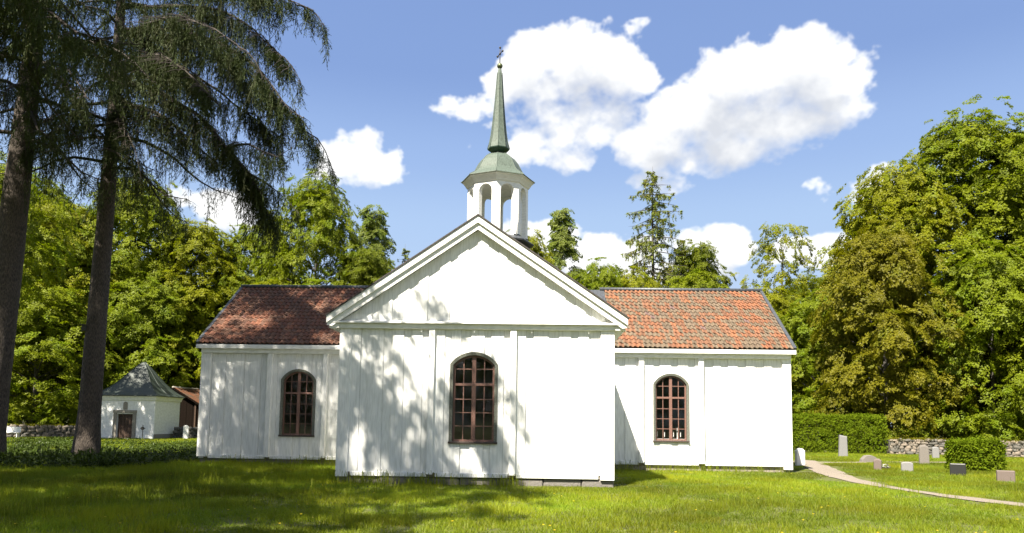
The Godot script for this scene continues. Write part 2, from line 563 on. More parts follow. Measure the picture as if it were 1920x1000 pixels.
func window(z: float, cx: float, y0: float, w: float, spring: float, top: float) -> void:
	var t := 0.085
	var outer := arch(cx, y0, w, spring, top)
	var inner := arch(cx, y0, w, spring, top, t)
	var g := Geo.new()
	for i in outer.size() - 1:
		var a := outer[i]
		var b := outer[i + 1]
		var c := inner[i]
		var d := inner[i + 1]
		var out := Vector3(a.x + b.x - c.x - d.x, a.y + b.y - c.y - d.y, 0)
		g.quad(Vector3(a.x, a.y, z + 0.075), Vector3(b.x, b.y, z + 0.075), Vector3(d.x, d.y, z + 0.06), Vector3(c.x, c.y, z + 0.06), Vector3.BACK)
		g.quad(Vector3(a.x, a.y, z + 0.075), Vector3(b.x, b.y, z + 0.075), Vector3(b.x, b.y, z - 0.1), Vector3(a.x, a.y, z - 0.1), out)
		g.quad(Vector3(c.x, c.y, z + 0.06), Vector3(d.x, d.y, z + 0.06), Vector3(d.x, d.y, z - 0.18), Vector3(c.x, c.y, z - 0.18), -out)
	var win := part("window", g, M.casing, church)
	var s := Geo.new()
	s.cbox(Vector3(cx - w * 0.5 - 0.015, y0 - 0.055, z - 0.12), Vector3(cx + w * 0.5 + 0.015, y0 + 0.0, z + 0.115), 0.008)
	part("sill", s, M.sill, win)
	# the sashes: frame, mullion, transom, bars, panes
	var e := 0.055
	var io := arch(cx, y0, w, spring, top, t + 0.004)
	var ii := arch(cx, y0 + e, w, spring, top, t + e)
	var f := Geo.new()
	for i in io.size() - 1:
		var a := io[i]
		var b := io[i + 1]
		var c := ii[i]
		var d := ii[i + 1]
		f.quad(Vector3(a.x, a.y, z - 0.03), Vector3(b.x, b.y, z - 0.03), Vector3(d.x, d.y, z - 0.03), Vector3(c.x, c.y, z - 0.03), Vector3.BACK)
		f.quad(Vector3(c.x, c.y, z - 0.03), Vector3(d.x, d.y, z - 0.03), Vector3(d.x, d.y, z - 0.09), Vector3(c.x, c.y, z - 0.09), Vector3(c.x + d.x - a.x - b.x, c.y + d.y - a.y - b.y, 0))
	f.box(Vector3(io[0].x, y0 + 0.002, z - 0.09), Vector3(io[-1].x, y0 + e, z - 0.031))
	part("sash_frame", f, M.sash, win)
	var left: float = ii[0].x
	var right: float = ii[-1].x
	var ty := y0 + (top - y0) * 0.635
	var mm := Geo.new()
	mm.cbox(Vector3(cx - 0.055, y0 + e, z - 0.088), Vector3(cx + 0.055, top - t - 0.012, z - 0.024), 0.006)
	part("mullion", mm, M.sash, win)
	var tr := Geo.new()
	tr.cbox(Vector3(left - 0.004, ty - 0.035, z - 0.087), Vector3(right + 0.004, ty + 0.035, z - 0.020), 0.006)
	part("transom", tr, M.sash, win)
	var xs := [left, (left + cx - 0.055) * 0.5, cx - 0.055, cx + 0.055, (right + cx + 0.055) * 0.5, right]
	var ys := [y0 + e]
	for k in 4:
		ys.append(y0 + e + (ty - 0.035 - y0 - e) * (k + 1) / 4.0)
	ys.append(ty + 0.035)
	ys.append(ty + 0.035 + (top - ty) * 0.44)
	ys.append(top)
	var bx := 0.012
	for k in [1, 4]:
		var p: float = xs[k]
		var hit := Geometry2D.intersect_polygons(ii, PackedVector2Array([Vector2(p - bx, -1), Vector2(p + bx, -1), Vector2(p + bx, 9), Vector2(p - bx, 9)]))
		var b := Geo.new()
		b.prism(hit[0], z - 0.075, z - 0.038)
		part("glazing_bar", b, M.sash, win)
	for k in [1, 2, 3, 6]:
		for h in [[left, cx - 0.055], [cx + 0.055, right]]:
			var b := Geo.new()
			b.box(Vector3(h[0], ys[k] - bx, z - 0.073), Vector3(h[1], ys[k] + bx, z - 0.040))
			part("glazing_bar", b, M.sash, win)
	for r in 7:
		if r == 4:
			continue
		for k in [0, 1, 3, 4]:
			var rect := PackedVector2Array([Vector2(xs[k], ys[r]), Vector2(xs[k + 1], ys[r]), Vector2(xs[k + 1], ys[r + 1]), Vector2(xs[k], ys[r + 1])])
			for p in Geometry2D.intersect_polygons(rect, ii):
				var b := Geo.new()
				var lean := rng.randf_range(-0.004, 0.004)
				for i in Geometry2D.triangulate_polygon(p).size() / 3:
					var ids := Geometry2D.triangulate_polygon(p)
					var q := []
					for j in 3:
						var u: Vector2 = p[ids[i * 3 + j]]
						q.append(Vector3(u.x, u.y, z - 0.058 + (u.x - rect[0].x) * lean + (u.y - rect[0].y) * lean))
					b.tri(q[0], q[1], q[2], Vector3.BACK)
				part("pane", b, M.glass, win)


func pilaster(x0: float, x1: float, y0: float, y1: float, z: float, proud: float) -> void:
	var g := Geo.new()
	g.cbox(Vector3(x0, y0, z - 0.01), Vector3(x1, y1, z + proud), 0.008)
	part("pilaster", g, M.wood_c, church)


func tile_shape(w: float, l: float) -> Array:
	# points of one pantile lying along -z (up the slope), wave across x; lower edge at z = 0
	var prof := []
	for i in 7:
		var u := i / 6.0
		prof.append(Vector2((u - 0.5) * w * 1.08, sin(u * TAU * 0.86 + 0.55) * 0.026))
	return prof


func add_tile(g: Geo, prof: Array, xf: Transform3D, l: float) -> void:
	for i in 6:
		var a: Vector2 = prof[i]
		var b: Vector2 = prof[i + 1]
		var up := xf.basis.y
		g.quad(xf * Vector3(a.x, a.y + 0.036, 0), xf * Vector3(b.x, b.y + 0.036, 0), xf * Vector3(b.x, b.y + 0.006, -l * 1.16), xf * Vector3(a.x, a.y + 0.006, -l * 1.16), up)
		g.quad(xf * Vector3(a.x, a.y + 0.008, 0.002), xf * Vector3(b.x, b.y + 0.008, 0.002), xf * Vector3(b.x, b.y + 0.036, 0), xf * Vector3(a.x, a.y + 0.036, 0), xf.basis.z)


func tile_color(warm: float, old := 0.0) -> Color:
	var k := rng.randf()
	var orange := Color(0.275, 0.108, 0.048)
	var brown := Color(0.195, 0.103, 0.058)
	var grey_ := Color(0.168, 0.122, 0.078)
	var c := orange
	if k < 0.46 - warm * 0.36:
		c = grey_
	elif k < 0.82 - warm * 0.45:
		c = brown.lerp(orange, 0.4)
	elif k > 0.985:
		c = Color(0.16, 0.10, 0.085)
	c = c.lerp(Color(0.20, 0.075, 0.045), old)
	return c * rng.randf_range(0.82, 1.18)


func tiled_slope(x0: float, x1: float, tag_tiles: int) -> void:
	# from the eave up to the ridge, on the slope that faces the camera
	var run := Vector2(-ARM + 0.33 - RIDGE_Z, RIDGE - EAVE)
	var ang := atan2(run.y, run.x)
	var slope := run.length()
	var rows := 17
	var l := slope / rows
	var cols := int(round((x1 - x0) / 0.18))
	var w := (x1 - x0) / cols
	var prof := tile_shape(w, l)
	var basis_ := Basis(Vector3.RIGHT, ang)
	var soft := FastNoiseLite.new()
	soft.seed = 4
	soft.frequency = 0.35
	var rest := Geo.new()
	rest.colored = true
	var left := tag_tiles
	for r in rows:
		for k in cols:
			var d := l * r + 0.0
			var jolt := rng.randf_range(-0.014, 0.014) + (0.03 if rng.randf() < 0.02 else 0.0)
			var at := Vector3(x0 + (k + 0.5) * w + rng.randf_range(-0.007, 0.007) + sin(r * 1.7) * 0.012, EAVE - 0.025 * sin(PI * (k + 0.5) / cols) * (1.0 - absf(r * 2.0 / rows - 1.0) * 0.5) + 0.012, -ARM + 0.33) + basis_ * Vector3(0, 0.012 + rng.randf_range(0, 0.008), -d + jolt)
			var b := basis_ * Basis(Vector3.UP, rng.randf_range(-0.03, 0.03)) * Basis(Vector3.BACK, rng.randf_range(-0.05, 0.05))
			var warm := clampf(soft.get_noise_2d(at.x * 3.0, r * 1.0) * 1.4 + (0.75 if r == rows - 1 else 0.0) + (0.35 if at.x > x1 - 1.2 and x0 > 0 else 0.0) - 0.2, -0.6, 1.0)
			if left > 0:
				left -= 1
				var g := Geo.new()
				g.colored = true
				g.tint = tile_color(warm, 0.6 if x0 < 0.0 else 0.0)
				add_tile(g, prof, Transform3D(b, at), l)
				part("roof_tile", g, M.tile, church)
			else:
				rest.tint = tile_color(warm, 0.6 if x0 < 0.0 else 0.0)
				add_tile(rest, prof, Transform3D(b, at), l)
	tag(part("roof_tiles", rest, M.tile, church), "", "", "", "stuff")


func build_church() -> void:
	church = thing("church", "white wooden church with red tiled side wings, gabled front and green copper steeple", "church")
	var z1 := -ARM
	# --- foundations
	for s in [[-3.72, 3.72, 0.02, 7], [-LONG + 0.05, -W - 0.1, z1 + 0.02, 6]]:
		var x: float = s[0]
		for i in s[3]:
			var w: float = (s[1] - s[0]) / s[3] * (1.0 + (rng.randf_range(-0.25, 0.25) if i < s[3] - 1 else 0.0))
			var e: float = minf(x + w, s[1])
			if i == s[3] - 1:
				e = s[1]
			var g := Geo.new()
			g.cbox(Vector3(x + 0.008, GROUND - 0.3, s[2] - 0.4 + rng.randf_range(-0.02, 0.02)), Vector3(e - 0.008, -0.012 - rng.randf_range(0.0, 0.02), s[2] - 0.02 + rng.randf_range(-0.03, 0.03)), 0.025)
			part("foundation_stone", g, M.granite, church)
			x = e
	var pb := Geo.new()
	pb.cbox(Vector3(W + 0.1, GROUND - 0.3, z1 - 0.4), Vector3(LONG - 0.05, -0.01, z1 - 0.03), 0.01)
	part("plinth", pb, M.plaster_base, church)
	for s in [[-LONG + 0.05, -LONG + 0.4], [LONG - 0.4, LONG - 0.05]]:
		var g := Geo.new()
		g.box(Vector3(s[0], GROUND - 0.3, -14.9), Vector3(s[1], -0.01, z1 - 0.41))
		part("plinth", g, M.granite, church)
	for s in [-1, 1]:
		var g := Geo.new()
		g.box(Vector3(minf(s * 3.68, s * 3.35), GROUND - 0.3, z1 - 0.4), Vector3(maxf(s * 3.68, s * 3.35), -0.01, -0.42))
		part("plinth", g, M.granite, church)
	# --- the front
	var slope := (RIDGE - 0.06 - 4.28) / 4.05
	var gable_top := func(x: float) -> float: return 6.70 - absf(x) * slope
	var front := PackedVector2Array([Vector2(-W, 0), Vector2(W, 0), Vector2(W, gable_top.call(W)), Vector2(0, gable_top.call(0.0)), Vector2(-W, gable_top.call(W))])
	var hole := arch(-0.055, 0.95, 1.29 - 0.05, 3.03, 3.335)
	sheathing(0.0, front, hole, -0.055)
	boards(0.0, -3.40, -1.2, 0.11, 3.99, PackedVector2Array(), PackedVector2Array(), 0.28)
	boards(0.0, -1.2, 1.0, 0.11, 3.99, PackedVector2Array(), hole, 0.28)
	boards(0.0, 1.0, 3.36, 0.11, 3.99, PackedVector2Array(), PackedVector2Array(), 0.28)
	boards(0.02, -W, W, 4.16, 7.0, PackedVector2Array([Vector2(-W, 4.16), Vector2(W, 4.16), Vector2(W, gable_top.call(W) + 0.02), Vector2(0, gable_top.call(0.0) + 0.02), Vector2(-W, gable_top.call(W) + 0.02)]), PackedVector2Array(), 0.26)
	window(0.0, -0.055, 0.95, 1.29, 3.03, 3.36)
	for s in [[-3.34, -1.29], [-1.05, 0.89], [1.10, 3.30]]:
		var g := Geo.new()
		g.cbox(Vector3(s[0], 0.0, -0.02), Vector3(s[1], 0.12, 0.055), 0.012)
		part("sill_board", g, M.wood_b, church)
	pilaster(-3.72, -3.40, -0.02, 3.97, 0.0, 0.085)
	pilaster(3.35, 3.72, -0.02, 3.97, 0.0, 0.085)
	pilaster(-1.28, -1.12, 0.07, 3.97, 0.0, 0.13)
	pilaster(0.92, 1.09, 0.07, 3.97, 0.0, 0.13)
	# cornice over the front
	var cf := Geo.new()
	cf.cbox(Vector3(-3.86, 3.965, -0.02), Vector3(3.86, 4.105, 0.15), 0.012)
	part("cornice", cf, M.trim, church)
	var cl := Geo.new()
	cl.prism(PackedVector2Array([Vector2(0.0, 4.105), Vector2(0.25, 4.105), Vector2(0.25, 4.135), Vector2(0.0, 4.225)]), -3.88, 3.88)
	var led := part("cornice_ledge", cl, M.trim, church)
	led.rotation.y = -PI / 2
	led.scale.x = 1.0
	for x in [-3.02, -1.50, -0.06, 1.49, 3.02]:
		var g := Geo.new()
		g.tube([Vector3(x, 3.97, 0.10), Vector3(x, 3.90, 0.10), Vector3(x + 0.01, 3.885, 0.12)], [0.012, 0.012, 0.012], 6)
		part("hook", g, M.white_paint, church)
	# bargeboards, soffit and roof of the front arm
	for s in [-1.0, 1.0]:
		var tip := 4.05
		var y_at := func(x: float, drop: float) -> float: return RIDGE - 0.06 - slope * x - drop
		var b1 := Geo.new()
		b1.prism(PackedVector2Array([Vector2(0, y_at.call(0.0, 0.0)), Vector2(s * tip, y_at.call(tip, 0.0)), Vector2(s * tip, y_at.call(tip, 0.185)), Vector2(0, y_at.call(0.0, 0.185))]), 0.24, 0.30)
		part("bargeboard", b1, M.trim, church)
		var b2 := Geo.new()
		b2.prism(PackedVector2Array([Vector2(0, y_at.call(0.0, 0.12)), Vector2(s * (tip - 0.01), y_at.call(tip - 0.01, 0.12)), Vector2(s * (tip - 0.01), y_at.call(tip, 0.245)), Vector2(s * (tip - 0.14), y_at.call(tip - 0.14, 0.365)), Vector2(0, y_at.call(0.0, 0.365))]), 0.19, 0.24)
		part("bargeboard", b2, M.trim, church)
		var so := Geo.new()
		so.prism(PackedVector2Array([Vector2(0, y_at.call(0.0, 0.20)), Vector2(s * (tip - 0.02), y_at.call(tip - 0.02, 0.20)), Vector2(s * (tip - 0.02), y_at.call(tip - 0.02, 0.24)), Vector2(0, y_at.call(0.0, 0.24))]), -ARM, 0.19)
		part("soffit", so, M.trim, church)
		var rf := Geo.new()
		rf.prism(PackedVector2Array([Vector2(0, y_at.call(0.0, -0.045)), Vector2(s * (tip + 0.03), y_at.call(tip + 0.03, -0.045)), Vector2(s * (tip + 0.03), y_at.call(tip + 0.03, -0.003)), Vector2(0, y_at.call(0.0, -0.003))]), -22.8, 0.33)
		part("roof", rf, M.dark_roof, church)
		var sw := Geo.new()
		sw.box(Vector3(minf(s * (W - 0.01), s * (W - 0.17)), 0.0, z1 - 0.18), Vector3(maxf(s * (W - 0.01), s * (W - 0.17)), 4.1, -0.19))
		part("wall", sw, M.wood_b, church)
		var ef := Geo.new()
		ef.box(Vector3(minf(s * 3.73, s * 4.0), 3.97, z1), Vector3(maxf(s * 3.73, s * 4.0), 4.08, 0.18))
		part("eave_board", ef, M.trim, church)
	# --- the wings
	for s in [-1.0, 1.0]:
		var cx: float = -7.28 if s < 0 else 6.615
		var xa: float = minf(s * W, s * LONG)
		var xb: float = maxf(s * W, s * LONG)
		var hw := arch(cx, 0.9, 1.31 - 0.05, 2.97, 3.345)
		sheathing(z1, PackedVector2Array([Vector2(xa + 0.01, 0), Vector2(xb - 0.01, 0), Vector2(xb - 0.01, 4.2), Vector2(xa + 0.01, 4.2)]), hw, cx)
		boards(z1, xa, xb, 0.10, 3.96, PackedVector2Array(), hw, 0.31)
		window(z1, cx, 0.9, 1.31, 2.97, 3.37)
		for p in ([[-8.46, -8.28], [-6.35, -6.19]] if s < 0 else [[5.43, 5.62], [7.62, 7.81]]):
			pilaster(p[0], p[1], 0.07, 3.95, z1, 0.15)
		if s < 0:
			pilaster(-LONG - 0.02, -10.62, 0.06, 3.95, z1, 0.10)
		else:
			pilaster(10.68, LONG + 0.02, -0.10, 3.95, z1, 0.10)
		for b in ([[-10.60, -8.47], [-8.27, -6.36], [-6.18, -3.73]] if s < 0 else [[3.73, 5.42], [5.63, 7.61], [7.82, 10.66]]):
			var g := Geo.new()
			g.cbox(Vector3(b[0], 0.0, z1 - 0.02), Vector3(b[1], 0.13, z1 + 0.06), 0.012)
			part("sill_board", g, M.wood_b, church)
		var fr := Geo.new()
		fr.cbox(Vector3(xa if s < 0 else xa + 0.02, 3.94, z1 - 0.02), Vector3(xb if s > 0 else xb - 0.02, 4.11, z1 + 0.19), 0.008)
		part("cornice", fr, M.trim, church)
		var fa := Geo.new()
		fa.cbox(Vector3(minf(s * 3.74, s * (LONG + 0.14)), 4.095, z1 + 0.29), Vector3(maxf(s * 3.74, s * (LONG + 0.14)), EAVE - 0.03, z1 + 0.34), 0.008)
		part("fascia", fa, M.trim, church)
		var sf := Geo.new()
		sf.box(Vector3(minf(s * 3.74, s * (LONG + 0.13)), 4.115, z1), Vector3(maxf(s * 3.74, s * (LONG + 0.13)), 4.14, z1 + 0.288))
		part("soffit", sf, M.trim, church)
		# end wall, roof
		var ew := Geo.new()
		ew.prism(PackedVector2Array([Vector2(-z1 + 0.005, 0), Vector2(14.92, 0), Vector2(14.92, 4.2), Vector2(-RIDGE_Z, 6.95), Vector2(-z1 + 0.005, 4.2)]), -0.09, 0.09)
		var e := part("wall", ew, M.wood_b, church)
		e.rotation.y = PI / 2
		e.position.x = s * (LONG - 0.1)
		var bw := Geo.new()
		bw.box(Vector3(xa + 0.2, 0, -14.9), Vector3(xb - 0.2, 4.2, -14.75))
		part("wall", bw, M.wood_b, church)
		var end: float = s * (LONG + 0.13)
		var eave_f := Vector3(end, EAVE - 0.028, z1 + 0.33)
		var eave_b := Vector3(end, EAVE - 0.028, -14.92 - 0.33)
		var top := Vector3(end, RIDGE - 0.028, RIDGE_Z)
		var fs := Geo.new()
		fs.slab(Vector3(0, eave_f.y, eave_f.z), eave_f, top, Vector3(0, top.y, top.z), 0.05)
		part("roof", fs, M.dark_roof, church)
		var bs := Geo.new()
		bs.slab(Vector3(0, eave_b.y, eave_b.z), eave_b, top, Vector3(0, top.y, top.z), 0.05)
		part("roof", bs, M.dark_roof, church)
		# lead: valley strip, verge and ridge cap
		var va := Geo.new()
		var lift := Vector3(0, 0.03, 0)
		va.slab(Vector3(s * 2.0, EAVE, z1 + 0.3) + lift, Vector3(s * 4.48, EAVE, z1 + 0.3) + lift, Vector3(s * 4.48, RIDGE, RIDGE_Z) + lift, Vector3(s * 2.0, RIDGE, RIDGE_Z) + lift, 0.03)
		part("valley_flashing", va, M.lead, church)
		var ve := Geo.new()
		ve.slab(Vector3(s * (LONG + 0.04), EAVE + 0.06, z1 + 0.35), Vector3(s * (LONG + 0.16), EAVE + 0.06, z1 + 0.35), Vector3(s * (LONG + 0.16), RIDGE + 0.09, RIDGE_Z), Vector3(s * (LONG + 0.04), RIDGE + 0.09, RIDGE_Z), 0.10)
		part("verge_flashing", ve, M.lead, church)
		var rc := Geo.new()
		rc.tube([Vector3(s * 4.3, RIDGE + 0.055, RIDGE_Z), Vector3(s * (LONG + 0.15), RIDGE + 0.055, RIDGE_Z)], [0.085, 0.085], 8)
		part("ridge_cap", rc, M.lead, church, true)
	tiled_slope(-LONG - 0.03, -4.5, 150)
	tiled_slope(4.5, LONG + 0.03, 150)
	var fl := Geo.new()
	fl.box(Vector3(-LONG + 0.3, -0.06, -14.7), Vector3(LONG - 0.3, -0.02, -7.9))
	fl.box(Vector3(-W + 0.3, -0.065, -7.9), Vector3(W - 0.3, -0.025, -0.25))
	part("floor", fl, M.inside, church)
	var iw := Geo.new()
	iw.box(Vector3(-LONG + 0.4, 0.0, -12.4), Vector3(LONG - 0.4, 4.1, -12.3))
	part("inner_wall", iw, M.inside, church)
	build_steeple()


func build_steeple() -> void:
	var st := Vector3(-0.105, 0, RIDGE_Z)
	var n := 8
	var base := Geo.new()
	base.lathe([Vector2(1.42, 5.6), Vector2(1.42, 8.98)], n, 0.0, st)
	part("steeple_base", base, M.dark_roof, church)
	var ledge := Geo.new()
	ledge.lathe([Vector2(1.40, 8.98), Vector2(1.58, 9.02), Vector2(1.60, 9.08), Vector2(1.36, 9.24), Vector2(0, 9.26)], n, 0.0, st)
	part("steeple_ledge", ledge, M.lead, church)
	var R := 1.31
	var apo := R * cos(PI / 8)
	var half := R * sin(PI / 8)
	var top := 11.56
	for k in n:
		var ow := 0.30
		var spring := 11.12
		var p := PackedVector2Array([Vector2(-half, 9.2), Vector2(-ow, 9.2)])
		for i in 13:
			var a := PI - PI * i / 12.0
			p.append(Vector2(cos(a) * ow, spring + sin(a) * ow))
		p.append_array([Vector2(ow, 9.2), Vector2(half, 9.2), Vector2(half, top), Vector2(-half, top)])
		var g := Geo.new()
		g.prism(p, apo - 0.2, apo, (apo - 0.2) / apo)
		var o := part("lantern_arch", g, M.trim, church)
		o.position = st
		o.rotation.y = TAU * (k + 0.5) / n
		var foot := Geo.new()
		for s in [-1, 1]:
			foot.box(Vector3(minf(s * half * 0.995, s * (ow + 0.005)), 9.24, apo - 0.02), Vector3(maxf(s * half * 0.995, s * (ow + 0.005)), 9.31, apo + 0.025))
		var fo := part("pillar_foot", foot, M.lead, church)
		fo.position = st
		fo.rotation.y = o.rotation.y
	var ce := Geo.new()
	ce.lathe([Vector2(0, 11.5), Vector2(R * 0.93, 11.5)], n, 0.0, st)
	ce.lathe([Vector2(R * 0.93, 11.52), Vector2(0, 11.52)], n, 0.0, st)
	part("lantern_ceiling", ce, M.trim, church)
	var co := Geo.new()
	co.lathe([Vector2(R - 0.02, 11.50), Vector2(R + 0.05, 11.53), Vector2(R + 0.09, 11.60), Vector2(R + 0.2, 11.74), Vector2(R + 0.24, 11.76), Vector2(R + 0.25, 11.81)], n, 0.0, st)
	part("lantern_cornice", co, M.trim, church)
	var dome := [Vector2(1.60, 11.80), Vector2(1.59, 11.835), Vector2(1.36, 11.98), Vector2(1.17, 12.12), Vector2(1.05, 12.27), Vector2(0.96, 12.45), Vector2(0.85, 12.65), Vector2(0.70, 12.84), Vector2(0.50, 12.99), Vector2(0.28, 13.07)]
	var dg := Geo.new()
	dg.lathe(dome, n, 0.0, st)
	part("dome", dg, M.copper, church)
	var sp := [Vector2(0.20, 13.12), Vector2(0.475, 13.27), Vector2(0.485, 13.31), Vector2(0.40, 13.62), Vector2(0.345, 13.95), Vector2(0.285, 14.45), Vector2(0.235, 15.0), Vector2(0.185, 15.6), Vector2(0.148, 16.15), Vector2(0.118, 16.62), Vector2(0.112, 16.74), Vector2(0.075, 16.80), Vector2(0.05, 16.98)]
	var ng := Geo.new()
	ng.lathe([Vector2(0.25, 13.04), Vector2(0.22, 13.17)], n, 0.0, st)
	part("spire_neck", ng, M.dark_roof, church)
	var un := Geo.new()
	un.lathe([Vector2(0.20, 13.12), Vector2(0.475, 13.27), Vector2(0.485, 13.31)], n, 0.0, st)
	part("spire_skirt", un, M.copper_dark, church)
	var sg := Geo.new()
	sg.lathe(sp.slice(2), n, 0.0, st)
	part("spire", sg, M.copper, church)
	# standing seams along the ribs
	for pair in [[dome, "dome_seam"], [sp.slice(2), "spire_seam"]]:
		for k in n:
			var a := TAU * k / n
			var pts := []
			var rad := []
			for q in pair[0]:
				pts.append(st + Vector3(sin(a) * q.x, q.y, cos(a) * q.x))
				rad.append(0.016)
			var g := Geo.new()
			g.tube(pts, rad, 5)
			part(pair[1], g, M.copper, church, true)
	var bg := Geo.new()
	var bp := []
	for i in 13:
		var a := PI * i / 12.0
		bp.append(Vector2(sin(a) * 0.125, 17.08 - cos(a) * 0.125))
	bg.lathe(bp, 20, 0.0, st)
	part("ball", bg, M.ball, church, true)
	var cr := Geo.new()
	cr.tube([st + Vector3(0, 17.15, 0), st + Vector3(0, 17.9, 0)], [0.022, 0.018], 8)
	var ad := Vector3(0.34, 0, 0.72).normalized()
	cr.tube([st + Vector3(0, 17.64, 0) - ad * 0.27, st + Vector3(0, 17.64, 0) + ad * 0.27], [0.018, 0.018], 8)
	for q in [Vector3(0, 17.92, 0), Vector3(0, 17.64, 0) - ad * 0.28, Vector3(0, 17.64, 0) + ad * 0.28, Vector3(0, 17.64, 0)]:
		var s := []
		for i in 7:
			var a := PI * i / 6.0
			s.append(Vector2(sin(a) * 0.05, -cos(a) * 0.05))
		cr.lathe(s, 8, 0.0, st + q)
	part("cross", cr, M.iron, church, true)
	var rod := Geo.new()
	rod.tube([st + Vector3(0.86, 9.24, 1.05), st + Vector3(0.86, 9.95, 1.05)], [0.025, 0.025], 8)
	part("rod", rod, M.white_paint, church, true)


# ---------------------------------------------------------------- trees
var spray_b := []
var tones := []


func make_sprays() -> void:
	# flat twigs of a broad-leaved tree, lying along -z with leaves to both sides
	for s in 5:
		var t := Leaves.new()
		for i in 84:
			var u := sqrt(rng.randf())
			var side := rng.randf_range(-1.0, 1.0)
			var at := Vector3(side * 0.42 * (0.25 + u * 0.8) * (1.15 - u * 0.5), rng.randf_range(-0.07, 0.07) - 0.12 * u * u, -u * 0.95)
			var along := Vector3(side * 0.9 + rng.randf_range(-0.5, 0.5), rng.randf_range(-0.35, 0.15), -0.8 + rng.randf_range(-0.3, 0.3)).normalized()
			var nor := (Vector3.UP + Vector3(rng.randf_range(-0.9, 0.9), 0, rng.randf_range(-0.9, 0.9))).normalized()
			nor = (nor - along * nor.dot(along)).normalized()
			t.blade(at, along, nor, rng.randf_range(0.13, 0.19), rng.randf_range(0.10, 0.14))
		spray_b.append(t)
	for k in 10:
		var b := lerpf(0.72, 1.3, k / 9.0)
		tones.append(Color(b * rng.randf_range(0.86, 1.14), b, b * rng.randf_range(0.7, 1.2)))


func crown_profile(t: float, kind: int) -> float:
	if kind == 1:      # slim, birch-like
		return pow(sin(PI * clampf(t * 0.86 + 0.14, 0, 1)), 0.8) * (1.0 - t * 0.35)
	if kind == 2:      # broad at the foot
		return sqrt(clampf(1.0 - pow(t, 2.2), 0, 1))
	return pow(sin(PI * clampf(t * 0.80 + 0.17, 0, 1)), 0.62)


# a broad-leaved tree of height 1 unit = metres as given; two meshes: wood and foliage
func tree_meshes(seed_: int, h: float, r: float, hb: float, kind: int, n_lobes: int, n_sprays: int, size: float) -> Array:
	rng.seed = seed_
	var wood := Geo.new()
	var lf := Leaves.new()
	var sets := []
	for t in spray_b:
		sets.append(tone_set(t, tones))
	var pts := []
	var rad := []
	var tr := h * 0.0125 + 0.05
	for i in 9:
		var t := i / 8.0
		pts.append(Vector3(sin(t * 3.0 + seed_) * 0.25 * t, t * h * 0.86, cos(t * 2.3 + seed_ * 2) * 0.25 * t))
		rad.append(tr * (1.0 - t * 0.9) * (1.45 if i == 0 else 1.0))
	wood.tube(pts, rad, 9)
	for k in n_lobes:
		var t := (k + rng.randf()) / n_lobes
		t = pow(t, 0.85)
		var a := k * 2.39996 + rng.randf_range(-0.5, 0.5)
		var out := sqrt(rng.randf_range(0.18, 1.0))
		var lr := r * rng.randf_range(0.17, 0.33) * (0.65 if kind == 1 else 1.0)
		var reach := maxf(r * crown_profile(t, kind) - lr * 0.55, 0.1) * out
		var y := hb + (h - hb - lr * 0.5) * t
		var c := Vector3(cos(a) * reach, y, sin(a) * reach)
		if out > 0.5 and reach > 0.8 and k % 2 == 0:
			var y1 := maxf(y - reach * rng.randf_range(0.5, 0.9), hb * 0.7)
			var i0 := clampf(y1 / (h * 0.86), 0, 1)
			var st: Vector3 = pts[int(i0 * 8)].lerp(pts[mini(int(i0 * 8) + 1, 8)], i0 * 8 - int(i0 * 8))
			var br := tr * 0.36 * (1.0 - i0 * 0.6)
			wood.tube([st, st.lerp(c, 0.45) + Vector3.UP * rng.randf_range(0.0, 0.6), c + Vector3(cos(a), -0.1, sin(a)) * lr * 0.5], [br, br * 0.6, br * 0.15], 5, 0.0, null, false)
		var tone0 := rng.randi_range(0, 6)
		for s in n_sprays:
			var d := Vector3(rng.randfn(), rng.randfn() * 0.8 + 0.35, rng.randfn()).normalized()
			d = (d + Vector3(cos(a), 0, sin(a)) * 0.35).normalized()
			var p := c + d * Vector3(1.0, 0.72, 1.0) * lr * (pow(rng.randf_range(0.15, 1.0), 0.5) if s % 4 else rng.randf_range(0.9, 1.5))
			var nor := (Vector3.UP * 0.55 + d * 0.85 + Vector3(rng.randf_range(-0.4, 0.4), 0, rng.randf_range(-0.4, 0.4))).normalized()
			var ax := Vector3(d.x, -0.12, d.z) + Vector3(rng.randf_range(-0.5, 0.5), 0, rng.randf_range(-0.5, 0.5))
			ax = (ax - nor * ax.dot(nor)).normalized()
			var b := Basis(nor.cross(-ax), nor, -ax).orthonormalized() * size * rng.randf_range(0.75, 1.25)
			var q := rng.randi() % spray_b.size()
			lf.stamp(spray_b[q], Transform3D(b, p), sets[q][clampi(tone0 + rng.randi_range(0, 4), 0, 9)])
	return [wood.mesh(true), lf.mesh()]


var protos := []


func make_protos() -> void:
	make_sprays()
	#                 seed  h   r   hb  kind lobes sprays size
	protos.append(tree_meshes(11, 24.0, 7.0, 2.2, 0, 96, 28, 1.08))
	protos.append(tree_meshes(23, 24.0, 6.4, 1.4, 0, 92, 28, 1.08))
	protos.append(tree_meshes(37, 22.0, 7.6, 2.6, 2, 96, 28, 1.1))
	protos.append(tree_meshes(41, 22.0, 3.4, 3.0, 1, 44, 26, 0.85))
	protos.append(tree_meshes(53, 13.0, 4.6, 0.8, 0, 72, 22, 0.92))
	protos.append(tree_meshes(67, 19.0, 4.6, 5.0, 0, 34, 13, 0.9))
	protos.append(tree_meshes(83, 20.0, 6.3, 10.2, 0, 42, 18, 1.2))
	protos.append(tree_meshes(71, 3.0, 1.7, 0.1, 2, 18, 12, 0.7))


